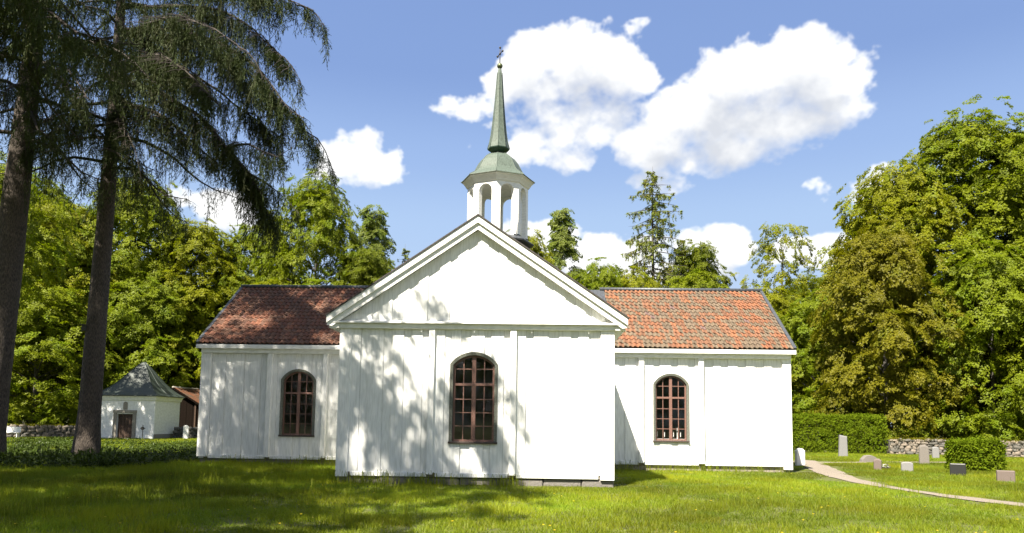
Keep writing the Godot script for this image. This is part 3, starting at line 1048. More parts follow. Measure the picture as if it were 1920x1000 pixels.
func plant_tree(called: String, proto: int, x: float, z: float, scale_: Vector3, turn: float, leaf: Material, label: String, category := "tree", group := "") -> Node3D:
	var t := thing(called, label, category, Vector3(x, GROUND - 0.05, z), turn, group)
	var w := put("trunk", protos[proto][0], M.bark_grey if leaf != M.leaf_deep else M.bark, t)
	var c := put("crown", protos[proto][1], leaf, t)
	w.scale = scale_
	c.scale = scale_
	return t


func build_wood() -> void:
	var L := [
		# proto, x, z, height, spread factor, turn, leaf, label
		[0, -50.5, -53, 26.8, 1.1, 0.3, "leaf", "tall dense beech at the far left behind the leftmost trunk"],
		[1, -44.5, -49, 22.5, 1.0, 1.9, "leaf_yellow", "yellow green beech between the two big spruce trunks"],
		[2, -39.4, -53, 26.6, 0.95, 2.7, "leaf", "tall beech rising right behind the second spruce trunk"],
		[1, -33.4, -55, 22.3, 1.0, 4.1, "leaf_yellow", "rounded beech above the small mausoleum roof"],
		[0, -28.4, -58, 23.0, 0.85, 5.0, "leaf", "narrow topped beech under the hanging spruce bough"],
		[0, -21.4, -55, 27.2, 0.92, 0.9, "leaf", "biggest beech behind the left wing, with a domed top"],
		[1, -15.6, -53, 19.2, 0.8, 2.2, "leaf_deep", "dark low beech tucked beside the front gable's left slope"],
		[4, -24.0, -50, 15.0, 1.2, 3.3, "leaf_yellow", "low bright tree just above the left wing's ridge"],
		[4, -42.0, -43.5, 13.5, 1.35, 0.6, "leaf", "bushy young beech behind the mossy stone wall"],
		[4, -36.5, -50.0, 15.5, 1.3, 1.6, "leaf_green", "bushy green tree directly behind the mausoleum"],
		[4, -29.5, -59.5, 16.0, 1.3, 2.6, "leaf_deep", "dark bushy tree behind the red roofed shed"],
		[4, -19.0, -48, 14.5, 1.15, 0.9, "leaf_green", "bushy green tree just above the left wing, nearest the gable"],
		[4, -34.0, -58, 17.0, 1.35, 2.9, "leaf", "full young beech filling the gap above the mausoleum roof"],
		[2, -58.0, -50, 24.0, 1.0, 2.0, "leaf_deep", "dark spreading tree beyond the left edge of the wall"],
		[3, -17.0, -63, 26.4, 1.25, 0.0, "leaf_pale", "slim pale birch to the right of the domed beech"],
		[3, 4.1, -52, 22.9, 1.0, 1.1, "leaf_pale", "slim pale birch just right of the steeple"],
		[4, 7.6, -49, 17.0, 0.9, 0.2, "leaf_green", "round green tree at the foot of the slim birch"],
		[4, 11.5, -54, 17.2, 1.1, 1.2, "leaf_yellow", "low yellowish tree left of the tall larch"],
		[1, 18.9, -60, 21.8, 0.75, 2.2, "leaf_deep", "dark green tree right behind the tall larch"],
		[4, 16.0, -47, 15.5, 1.1, 3.2, "leaf", "leafy tree above the middle of the right wing's ridge"],
		[5, 24.6, -49, 21.0, 1.0, 0.4, "leaf_yellow", "thin airy tree with bare limbs showing near the right wing"],
		[4, 21.6, -44, 13.8, 0.95, 4.2, "leaf_yellow", "bright tree above the right end of the tiled roof"],
		[4, 24.8, -40, 12.6, 0.95, 5.2, "leaf_green", "bright green tree above the long clipped hedge"],
		[2, 30.0, -38, 22.6, 0.88, 0.8, "leaf_yellow", "big spreading beech, leftmost of the right hand giants"],
		[0, 35.6, -38, 26.6, 1.1, 2.8, "leaf", "tallest beech at the right, behind the copper leaved one"],
		[1, 41.0, -36, 25.4, 1.25, 3.9, "leaf", "huge beech cut by the right edge of the view"],
		[4, 26.3, -33, 16.2, 1.05, 0.5, "leaf_copper", "copper tinged beech leaning out over the hedge end"],
		[4, 33.0, -32, 14.5, 1.05, 1.5, "leaf_green", "low bright beech boughs over the right stone wall"],
		[4, 37.6, -29.5, 15.0, 1.1, 2.5, "leaf", "leafy young beech at the right edge behind the wall"],
		[0, 0.9, -28, 14.3, 0.40, 1.5, "leaf_yellow", "small maple peeping out behind the steeple's ledge"],
	]
	for k in L:
		var hs: float = k[3] / [24.0, 24.0, 22.0, 22.0, 13.0, 19.0, 20.0, 3.0][k[0]]
		plant_tree("birch_tree" if k[0] == 3 else "broadleaf_tree", k[0], k[1], k[2], Vector3(k[4], hs, k[4]) if k[0] != 4 else Vector3(k[4] * 1.0, hs, k[4]), k[5], M[k[6]], k[7], "tree", "broad-leaved trees round the churchyard")
	# trees left of the picture whose shade falls into it
	for k in [[-9.5, 11.5, 23.0, 0.95, 0.4, "leafy tree left of the view whose crown shades the front and the lawn"], [-11.0, 20.5, 22.0, 0.9, 1.9, "leafy tree beside the photographer, shading the near lawn"], [-19.0, 9.5, 24.0, 1.0, 3.3, "leafy tree farther left shading the long grass"], [-36.6, -29.0, 23.0, 0.85, 2.2, "leafy tree left of the view that dapples the mausoleum"]]:
		plant_tree("broadleaf_tree", 6, k[0], k[1], Vector3(k[3], k[2] / 23.0, k[3]), k[4], M.leaf, k[5], "tree", "broad-leaved trees round the churchyard")
	# the wood behind
	rng.seed = 900
	var far := [
		[-74, "wood tree at the outermost left of the dense backdrop"], [-66, "wood tree behind the far left beech, second from the outer end"], [-58, "wood tree in the gap at the left of the leftmost trunk"], [-50, "wood tree behind the tall far left beech"],
		[-43, "wood tree in the gap between the two spruce trunks"], [-36, "wood tree behind the mausoleum roof"], [-29, "wood tree behind the red roofed shed"], [-23, "wood tree behind the domed beech by the left wing"],
		[-10, "low wood tree hidden by the left slope of the front gable"], [-3, "low wood tree behind the steeple"], [4, "low wood tree behind the slim birch by the steeple"], [10, "low wood tree left of the larch's trunk"],
		[17, "low wood tree right of the larch's trunk"], [23, "low wood tree behind the thin airy tree"], [29, "wood tree behind the bright trees at the roof's right end"], [36, "wood tree behind the leftmost right hand beech"],
		[43, "wood tree behind the tallest beech at the right"], [50, "wood tree beyond the right edge, second from the outer end"], [58, "wood tree at the outermost right of the dense backdrop"]]
	for i in far.size():
		var pr: int = [0, 2, 1][i % 3]
		var fx: float = far[i][0]
		var hh := rng.randf_range(14.5, 17.0) if fx > -14 and fx < 30 else rng.randf_range(18, 22)
		plant_tree("woodland_tree", pr, fx + rng.randf_range(-1.5, 1.5), -70 + rng.randf_range(-4, 4), Vector3(1.05, hh / 24.0, 1.05), rng.randf() * TAU, M[["leaf_deep", "leaf", "leaf_green"][i % 3]], far[i][1], "tree", "trees of the wood behind")
	for k in [[-30.0, 62.0, 0, "leftmost of the trees behind the photographer"], [-15.0, 68.0, 2, "second from the left of the trees behind the photographer"], [0.0, 66.0, 1, "tree straight behind the photographer"], [15.0, 67.0, 0, "second from the right of the trees behind the photographer"], [31.0, 62.0, 2, "rightmost of the trees behind the photographer"]]:
		plant_tree("broadleaf_tree", k[2], k[0], k[1], Vector3(1.1, 0.7, 1.1), k[0], M.leaf_green, k[3], "tree", "broad-leaved trees round the churchyard")
	for k in [[-38.6, -41.5, 1.1, "bright shrub growing behind the left part of the mossy wall"], [-41.8, -38.5, 0.9, "smaller bright shrub behind the mossy wall near the white bench"], [-36.0, -44.2, 1.0, "leafy shrub between the stone wall and the mausoleum"], [23.5, -30.4, 1.0, "loose bright shrub at the right end of the long hedge"], [27.0, -30.8, 0.9, "loose shrub behind the pale stretch of stone wall"], [31.5, -29.6, 1.1, "shrub in shade behind the right stone wall"]]:
		plant_tree("shrub", 7, k[0], k[1], Vector3(k[2], k[2] * 0.9, k[2]), k[0], M.leaf_green, k[3], "shrub", "shrubs by the stone walls")


# --- conifers
var shoots := []
var far_shoots := []
var needle_tones := []


func make_shoots() -> void:
	for s in 4:
		var t := Leaves.new()
		var sway := Vector3(rng.randf_range(-0.12, 0.12), 0, rng.randf_range(-0.12, 0.12))
		for i in 4:
			var y0 := -i * 0.25
			t.strip(Vector3(0, y0, 0) + sway * y0 * y0, Vector3(0, y0 - 0.25, 0) + sway * (y0 - 0.25) * (y0 - 0.25), Vector3(cos(s * 1.3), 0, sin(s * 1.3)), 0.008, 0.006)
		for i in 9:
			var y := -(i + rng.randf()) / 9.0 * 0.95
			var a := rng.randf() * TAU
			var d := Vector3(cos(a), rng.randf_range(-2.4, -0.5), sin(a)).normalized()
			var p := Vector3(0, y, 0) + sway * y * y
			var l := rng.randf_range(0.14, 0.40) * (1.15 + y * 0.6)
			t.strip(p, p + d * l, Vector3(-d.z, rng.randf_range(-0.3, 0.3), d.x), 0.006, 0.003)
			for k in 5:
				var q := p + d * l * rng.randf_range(0.1, 1.0)
				var e := (d + Vector3(rng.randf_range(-0.9, 0.9), rng.randf_range(-0.8, 0.2), rng.randf_range(-0.9, 0.9))).normalized()
				t.strip(q, q + e * rng.randf_range(0.05, 0.11), e.cross(Vector3(rng.randf() - 0.5, 0.3, rng.randf() - 0.5)), 0.010, 0.003)
		shoots.append(t)
	for s in 3:
		var t := Leaves.new()
		for i in 14:
			var y := -rng.randf() * 0.9
			var a := rng.randf() * TAU
			var d := Vector3(cos(a), rng.randf_range(-2.0, -0.2), sin(a)).normalized()
			t.strip(Vector3(0, y, 0), Vector3(0, y, 0) + d * rng.randf_range(0.2, 0.45), Vector3(-d.z, 0, d.x), 0.045, 0.012)
		far_shoots.append(t)
	for k in 8:
		var b := lerpf(0.65, 1.5, k / 7.0)
		needle_tones.append(Color(b * rng.randf_range(0.9, 1.25), b, b * rng.randf_range(0.8, 1.3)))


func bough(wood: Geo, lf: Leaves, pts: Array, r0: float, every: float, hang0: float, hang1: float, temps: Array, sets: Array, start := 0.15) -> void:
	# smooth the bough, then hang shoots from it and from its side twigs
	var curve := Curve3D.new()
	for i in pts.size():
		var tg: Vector3 = (pts[mini(i + 1, pts.size() - 1)] - pts[maxi(i - 1, 0)]) * 0.17
		curve.add_point(pts[i], -tg, tg)
	var total := curve.get_baked_length()
	var line := []
	var rad := []
	var n := maxi(4, int(total / 0.6))
	for i in n + 1:
		line.append(curve.sample_baked(total * i / n) + Vector3(rng.randf_range(-0.04, 0.04), rng.randf_range(-0.04, 0.04), rng.randf_range(-0.04, 0.04)))
		rad.append(r0 * (1.0 - 0.88 * i / n))
	wood.tube(line, rad, 6, 0.0, null, false)
	var d := total * start
	while d < total:
		var p := curve.sample_baked(d)
		var f := (curve.sample_baked(minf(d + 0.1, total)) - curve.sample_baked(maxf(d - 0.1, 0.0))).normalized()
		var side := f.cross(Vector3.UP).normalized() * (1.0 if rng.randf() < 0.5 else -1.0)
		var u := d / total
		var tl := rng.randf_range(0.15, 1.0) * (0.35 + sin(u * PI) * 0.8) * minf(total * 0.22, 1.25)
		var tip := p + side * tl + f * tl * 0.5 + Vector3.DOWN * tl * rng.randf_range(0.1, 0.55)
		wood.tube([p, (p + tip) * 0.5 + Vector3.UP * 0.05, tip], [r0 * 0.16 + 0.004, 0.009, 0.004], 4, 0.0, null, false)
		var m := maxi(2, int(tl / 0.22) + 1)
		for k in m:
			var q := p.lerp(tip, (k + rng.randf() * 0.8) / m)
			var hang := lerpf(hang0 * 0.6, hang1 * 1.25, pow(rng.randf(), 2.2)) * (0.55 + 0.6 * sin(u * PI * 0.9 + 0.3))
			var lean := Basis(Vector3(rng.randf_range(-1, 1), 0.01, rng.randf_range(-1, 1)).normalized(), rng.randf_range(0.0, 0.30))
			var w := rng.randf_range(0.75, 1.2)
			var b := lean * Basis(Vector3.UP, rng.randf() * TAU) * Basis.from_scale(Vector3(w, hang, w))
			var s := rng.randi() % temps.size()
			lf.stamp(temps[s], Transform3D(b, q), sets[s][rng.randi() % sets[s].size()])
		d += every * (rng.randf_range(0.5, 1.2) if rng.randf() < 0.85 else rng.randf_range(2.0, 5.0))


func conifer(seed_: int, h: float, reach: float, y0: float, tr: float, n: int, near: bool, sparse := 1.0, fall := 0.75) -> Array:
	rng.seed = seed_
	var wood := Geo.new()
	var trunk := Geo.new()
	var lf := Leaves.new()
	var temps: Array = shoots if near else far_shoots
	var sets := []
	for t in temps:
		sets.append(tone_set(t, needle_tones))
	var pts := []
	var rad := []
	for i in 25:
		var t := pow(i / 24.0, 1.25)
		pts.append(Vector3(sin(t * 4 + seed_) * 0.12, t * h, cos(t * 3.1 + seed_) * 0.12))
		rad.append(tr * pow(1.0 - t, 0.8) * (1.0 + 0.42 * exp(-t * h * 1.5)) + 0.01)
	trunk.tube(pts, rad, 18, 0.035, rng)
	for k in n:
		var t := (k + rng.randf()) / n
		var y := lerpf(y0, h * 0.985, t)
		var a := k * 2.39996 + rng.randf_range(-0.4, 0.4)
		var l := reach * pow(1.0 - t, fall) * rng.randf_range(0.7, 1.08) + 0.25
		var d := Vector3(cos(a), 0, sin(a))
		var st := Vector3(0, y, 0)
		var droop := l * lerpf(0.42, 0.05, t)
		bough(wood, lf, [st, st + d * l * 0.35 + Vector3.DOWN * droop * 0.15, st + d * l * 0.7 + Vector3.DOWN * droop * 0.75, st + d * l + Vector3.DOWN * droop * 0.95], 0.03 + l * 0.010, (0.17 if near else 0.30) / sparse, 0.35, 1.25 if near else 0.9, temps, sets)
	return [trunk, wood, lf, temps, sets]


func finish_conifer(t: Node3D, parts: Array, bark_m: Material, needles: Material) -> void:
	part("trunk", parts[0], bark_m, t, true)
	part("boughs", parts[1], M.twig, t, true)
	put("needles", parts[2].mesh(), needles, t)


func build_conifers() -> void:
	make_shoots()
	# second trunk: the spruce whose long boughs hang out over the left of the picture
	var t2 := thing("spruce_tree", "old spruce with straight bare trunk and long boughs hanging to the right", "tree", Vector3(-15.72, GROUND - 0.1, -8.6), 0.0, "old spruces beside the church")
	var c2 := conifer(301, 27.0, 5.6, 11.5, 0.42, 46, true)
	var o := t2.position
	for k in [
		[[Vector3(-15.5, 15.0, -8.5), Vector3(-13.7, 14.4, -7.6), Vector3(-12.4, 13.6, -7.0), Vector3(-10.9, 12.6, -6.4), Vector3(-9.7, 11.3, -6.0), Vector3(-8.8, 10.2, -5.8), Vector3(-8.1, 9.3, -5.6)], 0.13, 1.5],
		[[Vector3(-15.4, 19.3, -8.5), Vector3(-11.0, 18.4, -7.0), Vector3(-8.5, 17.4, -6.3), Vector3(-6.8, 16.6, -6.0)], 0.10, 1.3],
		[[Vector3(-15.5, 17.3, -8.5), Vector3(-12.0, 16.3, -7.0), Vector3(-9.2, 14.8, -6.2), Vector3(-7.6, 12.9, -6.0), Vector3(-6.9, 12.4, -5.8)], 0.11, 1.4],
		[[Vector3(-15.5, 18.2, -8.5), Vector3(-11.0, 17.4, -7.3), Vector3(-8.6, 15.6, -6.6), Vector3(-7.7, 14.4, -6.2)], 0.09, 1.3],
		[[Vector3(-15.6, 14.2, -8.5), Vector3(-13.2, 13.2, -7.2), Vector3(-11.6, 12.0, -6.7), Vector3(-10.2, 10.8, -6.3)], 0.08, 1.2],
		[[Vector3(-15.5, 16.2, -8.6), Vector3(-12.6, 15.4, -8.4), Vector3(-10.4, 13.9, -8.2), Vector3(-8.6, 12.6, -8.0)], 0.09, 1.3],
		[[Vector3(-9.7, 11.3, -6.0), Vector3(-8.7, 11.2, -5.2), Vector3(-7.6, 10.6, -4.9), Vector3(-6.9, 10.9, -4.8)], 0.06, 1.2],
		[[Vector3(-8.9, 10.3, -5.8), Vector3(-8.2, 10.0, -5.9), Vector3(-7.7, 9.6, -6.0)], 0.06, 1.7],
		[[Vector3(-15.6, 20.6, -8.6), Vector3(-11.0, 19.6, -7.9), Vector3(-8.4, 18.6, -7.4)], 0.09, 1.4],
		[[Vector3(-10.9, 12.6, -6.4), Vector3(-10.0, 11.4, -6.8), Vector3(-9.0, 9.9, -7.0), Vector3(-8.3, 8.9, -7.1)], 0.07, 1.6],
		[[Vector3(-9.7, 11.3, -6.0), Vector3(-8.9, 10.2, -6.4), Vector3(-8.3, 8.9, -6.5)], 0.06, 1.9],
		[[Vector3(-15.5, 15.6, -8.5), Vector3(-13.0, 15.1, -6.4), Vector3(-11.0, 13.8, -4.9), Vector3(-9.6, 12.4, -4.2)], 0.09, 1.5],
		[[Vector3(-15.5, 16.8, -8.5), Vector3(-12.4, 16.3, -6.0), Vector3(-10.0, 15.2, -4.6), Vector3(-8.4, 13.9, -4.0)], 0.09, 1.5],
		[[Vector3(-12.0, 16.3, -7.0), Vector3(-10.0, 15.2, -7.8), Vector3(-8.0, 13.4, -8.2), Vector3(-7.2, 12.2, -8.4)], 0.07, 1.5],
		[[Vector3(-15.4, 13.6, -8.4), Vector3(-14.4, 12.9, -6.8), Vector3(-13.6, 11.8, -5.8)], 0.06, 1.5],
		[[Vector3(-15.9, 13.2, -8.4), Vector3(-16.8, 12.3, -6.9), Vector3(-17.4, 11.2, -6.0)], 0.06, 1.5],
	]:
		var main: Array = k[0].map(func(p): return p - o)
		bough(c2[1], c2[2], main, k[1], 0.06, 0.6, k[2] * (0.75 if main[-1].y < 10.2 else 1.0), c2[3], c2[4], 0.10)
		for b in (4 if main[-1].y > 11.5 else 1):
			var i := rng.randi_range(1, main.size() - 1)
			var p: Vector3 = main[i].lerp(main[i - 1], rng.randf())
			var f: Vector3 = (main[i] - main[i - 1]).normalized()
			var d := (f + Vector3(rng.randf_range(-0.3, 0.5), 0, rng.randf_range(-1.0, 1.0))).normalized()
			var l := rng.randf_range(0.9, 2.2)
			bough(c2[1], c2[2], [p, p + d * l * 0.5 + Vector3.UP * rng.randf_range(-0.1, 0.15), p + d * l + Vector3.DOWN * l * rng.randf_range(0.1, 0.5)], 0.03, 0.075, 0.5, k[2], c2[3], c2[4], 0.05)
	finish_conifer(t2, c2, M.bark, M.needle)
	# first trunk, at the left edge
	var t1 := thing("spruce_tree", "thick old spruce trunk cut by the left edge of the view", "tree", Vector3(-18.0, GROUND - 0.1, -6.0), 0.0, "old spruces beside the church")
	var c1 := conifer(302, 27.0, 5.4, 11.8, 0.60, 46, true)
	o = t1.position
	for k in [
		[[Vector3(-17.4, 14.6, -6.0), Vector3(-15.6, 13.8, -4.6), Vector3(-13.9, 12.2, -3.4)], 0.09, 1.5],
		[[Vector3(-17.4, 13.2, -6.0), Vector3(-15.8, 12.6, -5.6), Vector3(-14.4, 11.4, -5.2)], 0.08, 1.5],
		[[Vector3(-17.4, 15.6, -6.0), Vector3(-14.4, 14.9, -5.2), Vector3(-12.4, 13.4, -4.6)], 0.09, 1.4],
		[[Vector3(-17.6, 13.6, -6.0), Vector3(-17.0, 12.8, -4.0), Vector3(-16.4, 11.6, -2.8)], 0.08, 1.4],
	]:
		bough(c1[1], c1[2], k[0].map(func(p): return p - o), k[1], 0.10, 0.5, k[2], c1[3], c1[4], 0.12)
	finish_conifer(t1, c1, M.bark, M.needle)
	t1.rotation.z = -0.04
	# spruces of the same row that stand left of the picture and shade the lawn and the church
	var t3 := thing("spruce_tree", "dense spruce just left of the view, shading the church's left wing", "tree", Vector3(-13.2, GROUND - 0.1, 2.6), 0.0, "old spruces beside the church")
	var c3 := conifer(305, 25.0, 5.4, 12.6, 0.42, 84, true, 1.7)
	finish_conifer(t3, c3, M.bark, M.needle)
	for k in [[-18.6, 0.4, 3.9, "spruce farther left in the same row, in its second line"]]:
		var d := t3.duplicate()
		d.name = numbered("spruce_tree")
		d.position = Vector3(k[0], GROUND - 0.1, k[1])
		d.rotation.y = k[2]
		d.set_meta("label", k[3])
		add_child(d)
	# far larches
	var t8 := thing("larch_tree", "tall wispy larch standing above the right wing's ridge", "tree", Vector3(14.1, GROUND, -58), 0.0, "larches behind the church")
	var c8 := conifer(303, 29.4, 6.6, 6.0, 0.30, 105, false, 1.35, 0.5)
	finish_conifer(t8, c8, M.bark_grey, M.needle_far)
	var t6 := thing("larch_tree", "small slim larch tip showing left of the front gable", "tree", Vector3(-14.2, GROUND, -67), 0.0, "larches behind the church")
	var c6 := conifer(304, 22.9, 2.7, 4.0, 0.2, 70, false, 2.2, 0.6)
	finish_conifer(t6, c6, M.bark_grey, M.needle_far)
	# nest box
	var nb := thing("nest_box", "small grey wooden nest box fixed to the left side of the spruce trunk", "nest box", Vector3(-15.98, 4.80, -8.22))
	var g := Geo.new()
	g.cbox(Vector3(-0.10, 0.0, -0.09), Vector3(0.10, 0.25, 0.09), 0.006)
	part("body", g, M.stone_d, nb)
	var rf := Geo.new()
	rf.slab(Vector3(-0.13, 0.30, -0.12), Vector3(0.13, 0.30, -0.12), Vector3(0.13, 0.265, 0.15), Vector3(-0.13, 0.265, 0.15), 0.018)
	part("lid", rf, M.stone_b, nb)
	var ho := Geo.new()
	ho.tube([Vector3(0, 0.17, 0.089), Vector3(0, 0.17, 0.094)], [0.02, 0.02], 10)
	part("entrance_hole", ho, M.iron, nb)


# ---------------------------------------------------------------- ground
func in_path(x: float, z: float) -> bool:
	for s in path_lines:
		for i in s.size() - 1:
			var a := Vector2(s[i].x, s[i].y)
			var b := Vector2(s[i + 1].x, s[i + 1].y)
			var q := Geometry2D.get_closest_point_to_segment(Vector2(x, z), a, b)
			if q.distance_to(Vector2(x, z)) < lerpf(s[i].z, s[i + 1].z, a.distance_to(q) / maxf(a.distance_to(b), 0.01)) * 0.5 + 0.12:
				return true
	return false


var path_lines := [
	[Vector3(15.0, -17.5, 1.0), Vector3(13.8, -13.0, 1.0), Vector3(12.9, -9.6, 1.05), Vector3(12.25, -7.0, 0.95), Vector3(11.75, -4.6, 0.75), Vector3(11.55, -2.2, 0.55), Vector3(11.65, -0.4, 0.42), Vector3(11.95, 1.4, 0.62), Vector3(12.45, 3.0, 0.8), Vector3(13.4, 5.4, 0.85), Vector3(15.0, 8.4, 0.9)],
	[Vector3(13.4, -15.9, 0.9), Vector3(15.2, -15.6, 0.75), Vector3(18.5, -16.9, 0.6), Vector3(21.8, -17.7, 0.5), Vector3(24.0, -18.5, 0.4)],
]


func build_ground() -> void:
	var g := Geo.new()
	g.slab(Vector3(-400, GROUND, -600), Vector3(400, GROUND, -600), Vector3(400, GROUND, 200), Vector3(-400, GROUND, 200), 0.5)
	tag(part("ground", g, M.soil), "", "", "", "structure")
	for s in path_lines:
		var p := Geo.new()
		var prev := []
		rng.seed = 77
		for i in s.size() - 1:
			for k in 6:
				var u := k / 6.0
				var q: Vector3 = s[i].cubic_interpolate(s[i + 1], s[maxi(i - 1, 0)], s[mini(i + 2, s.size() - 1)], u)
				var d: Vector3 = s[i + 1] - s[i]
				var side := Vector3(-d.y, 0, d.x).normalized()
				var c := Vector3(q.x, GROUND + 0.02, q.y)
				var now := [c + side * (q.z * 0.5 + rng.randf_range(-0.05, 0.05)), c + Vector3.UP * 0.02, c - side * (q.z * 0.5 + rng.randf_range(-0.05, 0.05))]
				if prev.size():
					p.quad(prev[0], prev[1], now[1], now[0], Vector3.UP)
					p.quad(prev[1], prev[2], now[2], now[1], Vector3.UP)
				prev = now
		tag(part("gravel_path", p, M.gravel), "", "", "", "structure")
	build_grass()


func inside_church(x: float, z: float, grow := 0.0) -> bool:
	return (absf(x) < W + grow and z < 0.0 + grow and z > -23) or (absf(x) < LONG + grow and z < -ARM + grow and z > -15)


func build_grass() -> void:
	rng.seed = 500
	var t := Leaves.new()
	var cols := PackedColorArray()
	for i in 620:
		var at := Vector3(rng.randf_range(-0.55, 0.55), 0, rng.randf_range(-0.55, 0.55))
		var a := rng.randf() * TAU
		var lean := Vector3(cos(a), 0, sin(a)) * rng.randf_range(0.01, 0.09)
		var h := rng.randf_range(0.05, 0.13) * (1.0 + 0.4 * sin(at.x * 5.0) * cos(at.z * 4.0))
		if rng.randf() < 0.02:
			h *= 1.8
		var b := rng.randf() * TAU
		t.strip(at, at + Vector3.UP * h + lean, Vector3(cos(b), 0, sin(b)), 0.006, 0.0012)
		var k := rng.randf_range(0.72, 1.28)
		var dry := rng.randf() < 0.10
		var col := Color(k * (1.35 if dry else rng.randf_range(0.85, 1.1)), k * (1.05 if dry else 1.0), k * (2.5 if dry else 1.0))
		for j in 6:
			cols.append(col)
	t.c = cols
	var blade := t.mesh()
	var spots := []
	var tone := FastNoiseLite.new()
	tone.seed = 8
	tone.frequency = 0.16
	tone.fractal_octaves = 3
	var eye := Vector2(1.6, 19.9)
	var z := 13.0
	while z > -46.0:
		var step := 0.75 if z > -4 else (0.95 if z > -18 else 1.5)
		var half := (19.9 - z) * 0.74 + 3.0
		var x := 1.6 - half
		while x < 1.6 + half:
			var px := x + rng.randf_range(-0.3, 0.3)
			var pz := z + rng.randf_range(-0.3, 0.3)
			if not inside_church(px, pz, 0.25) and not in_path(px, pz) and (pz > -28 or px < -9):
				spots.append([px, pz, step])
			x += step
		z -= step
	var mm := MultiMesh.new()
	mm.transform_format = MultiMesh.TRANSFORM_3D
	mm.use_colors = true
	mm.mesh = blade
	mm.instance_count = spots.size()
	for i in spots.size():
		var s = spots[i]
		var n := tone.get_noise_2d(s[0], s[1] * 0.7)
		var n2 := tone.get_noise_2d(s[0] * 3.1 + 50, s[1] * 3.1)
		var wide: float = s[2] / 0.8
		var tall := clampf(0.66 + n2 * 0.6 + (0.4 if s[0] < -4.0 and s[1] > -8 else 0.0), 0.45, 1.6)
		var near_wall := inside_church(s[0], s[1], 0.9)
		if near_wall:
			tall *= 0.45 if s[0] > -0.5 and s[1] > -1.0 else (0.6 if s[0] > 3.0 else 1.0)
		if in_path(s[0] + 0.45, s[1]) or in_path(s[0] - 0.45, s[1]):
			tall *= 0.55
			wide *= 0.7
		mm.set_instance_transform(i, Transform3D(Basis(Vector3.UP, rng.randf() * TAU) * Basis.from_scale(Vector3(wide, tall, wide)), Vector3(s[0], GROUND, s[1])))
		var v := 1.0 + n * 0.8
		mm.set_instance_color(i, Color(v * (1.0 + n2 * 0.25), v, v * (1.0 - n2 * 0.3)))
	var o := MultiMeshInstance3D.new()
	o.multimesh = mm
	o.material_override = M.grass
	o.name = "lawn_grass"
	add_child(o)
	tag(o, "unmown bright green churchyard grass round the church", "grass", "", "stuff")
	# taller stalks: by the walls and in the shade at the left
	var tall := Leaves.new()
	cols = PackedColorArray()
	for i in 26:
		var at := Vector3(rng.randf_range(-0.3, 0.3), 0, rng.randf_range(-0.3, 0.3))
		var a := rng.randf() * TAU
		var h := rng.randf_range(0.16, 0.40)
		var mid := at + Vector3.UP * h * 0.7 + Vector3(cos(a), 0, sin(a)) * h * 0.08
		var tip := at + Vector3.UP * h + Vector3(cos(a), 0, sin(a)) * h * 0.18
		var side := Vector3(rng.randf_range(-1, 1), 0, rng.randf_range(-1, 1))
		t = tall
		t.strip(at, mid, side, 0.005, 0.004)
		t.strip(mid, tip, side, 0.004, 0.007 if i % 3 == 0 else 0.001)
		var k := rng.randf_range(0.7, 1.3)
		for j in 12:
			cols.append(Color(k * 1.1, k, k * 1.5))
	tall.c = cols
	var tp := []
	for i in 34:
		tp.append(Vector2(rng.randf_range(-3.9, 1.2), rng.randf_range(0.15, 0.45)))
	for i in 40:
		tp.append(Vector2(rng.randf_range(-10.8, -4.0), -ARM + rng.randf_range(0.15, 0.5)))
	for i in 34:
		tp.append(Vector2(rng.randf_range(4.0, 11.0), -ARM + rng.randf_range(0.12, 0.6)))
	for i in 110:
		tp.append(Vector2(rng.randf_range(-11.0, 0.0), rng.randf_range(-5.0, 8.0)))
	for i in 50:
		tp.append(Vector2(rng.randf_range(4.0, 20.0), rng.randf_range(-12.0, 6.0)))
	var tm := MultiMesh.new()
	tm.transform_format = MultiMesh.TRANSFORM_3D
	tm.mesh = tall.mesh()
	var keep := tp.filter(func(p): return not in_path(p.x, p.y) and not inside_church(p.x, p.y))
	tm.instance_count = keep.size()
	for i in keep.size():
		tm.set_instance_transform(i, Transform3D(Basis(Vector3.UP, rng.randf() * TAU) * rng.randf_range(0.5, 1.05), Vector3(keep[i].x, GROUND, keep[i].y)))
	var to := MultiMeshInstance3D.new()
	to.multimesh = tm
	to.material_override = M.grass
	to.name = "tall_grass"
	add_child(to)
	tag(to, "loose tall grass stalks along the church walls and in the shade", "grass", "", "stuff")
	# dandelions
	var dn := Leaves.new()
	for i in 8:
		var a := TAU * i / 8
		dn.leaf(Vector3.ZERO, Vector3(cos(a), 0.35, sin(a)).normalized(), Vector3.UP, 0.025, 0.016)
	cols = PackedColorArray()
	cols.resize(dn.v.size())
	cols.fill(Color.WHITE)
	dn.c = cols
	var dm := MultiMesh.new()
	dm.transform_format = MultiMesh.TRANSFORM_3D
	dm.mesh = dn.mesh()
	var dp := []
	for i in 130:
		var p := Vector2(rng.randf_range(-9.0, 13.0), rng.randf_range(-6.0, 9.5))
		if not inside_church(p.x, p.y, 0.2) and not in_path(p.x, p.y):
			dp.append(p)
	dm.instance_count = dp.size()
	for i in dp.size():
		dm.set_instance_transform(i, Transform3D(Basis(Vector3.UP, rng.randf() * TAU), Vector3(dp[i].x, GROUND + rng.randf_range(0.09, 0.17), dp[i].y)))
	var d := MultiMeshInstance3D.new()
	d.multimesh = dm
	d.material_override = M.flower
	d.name = "dandelions"
	add_child(d)
	tag(d, "yellow dandelion heads scattered in the lawn", "flowers", "", "stuff")


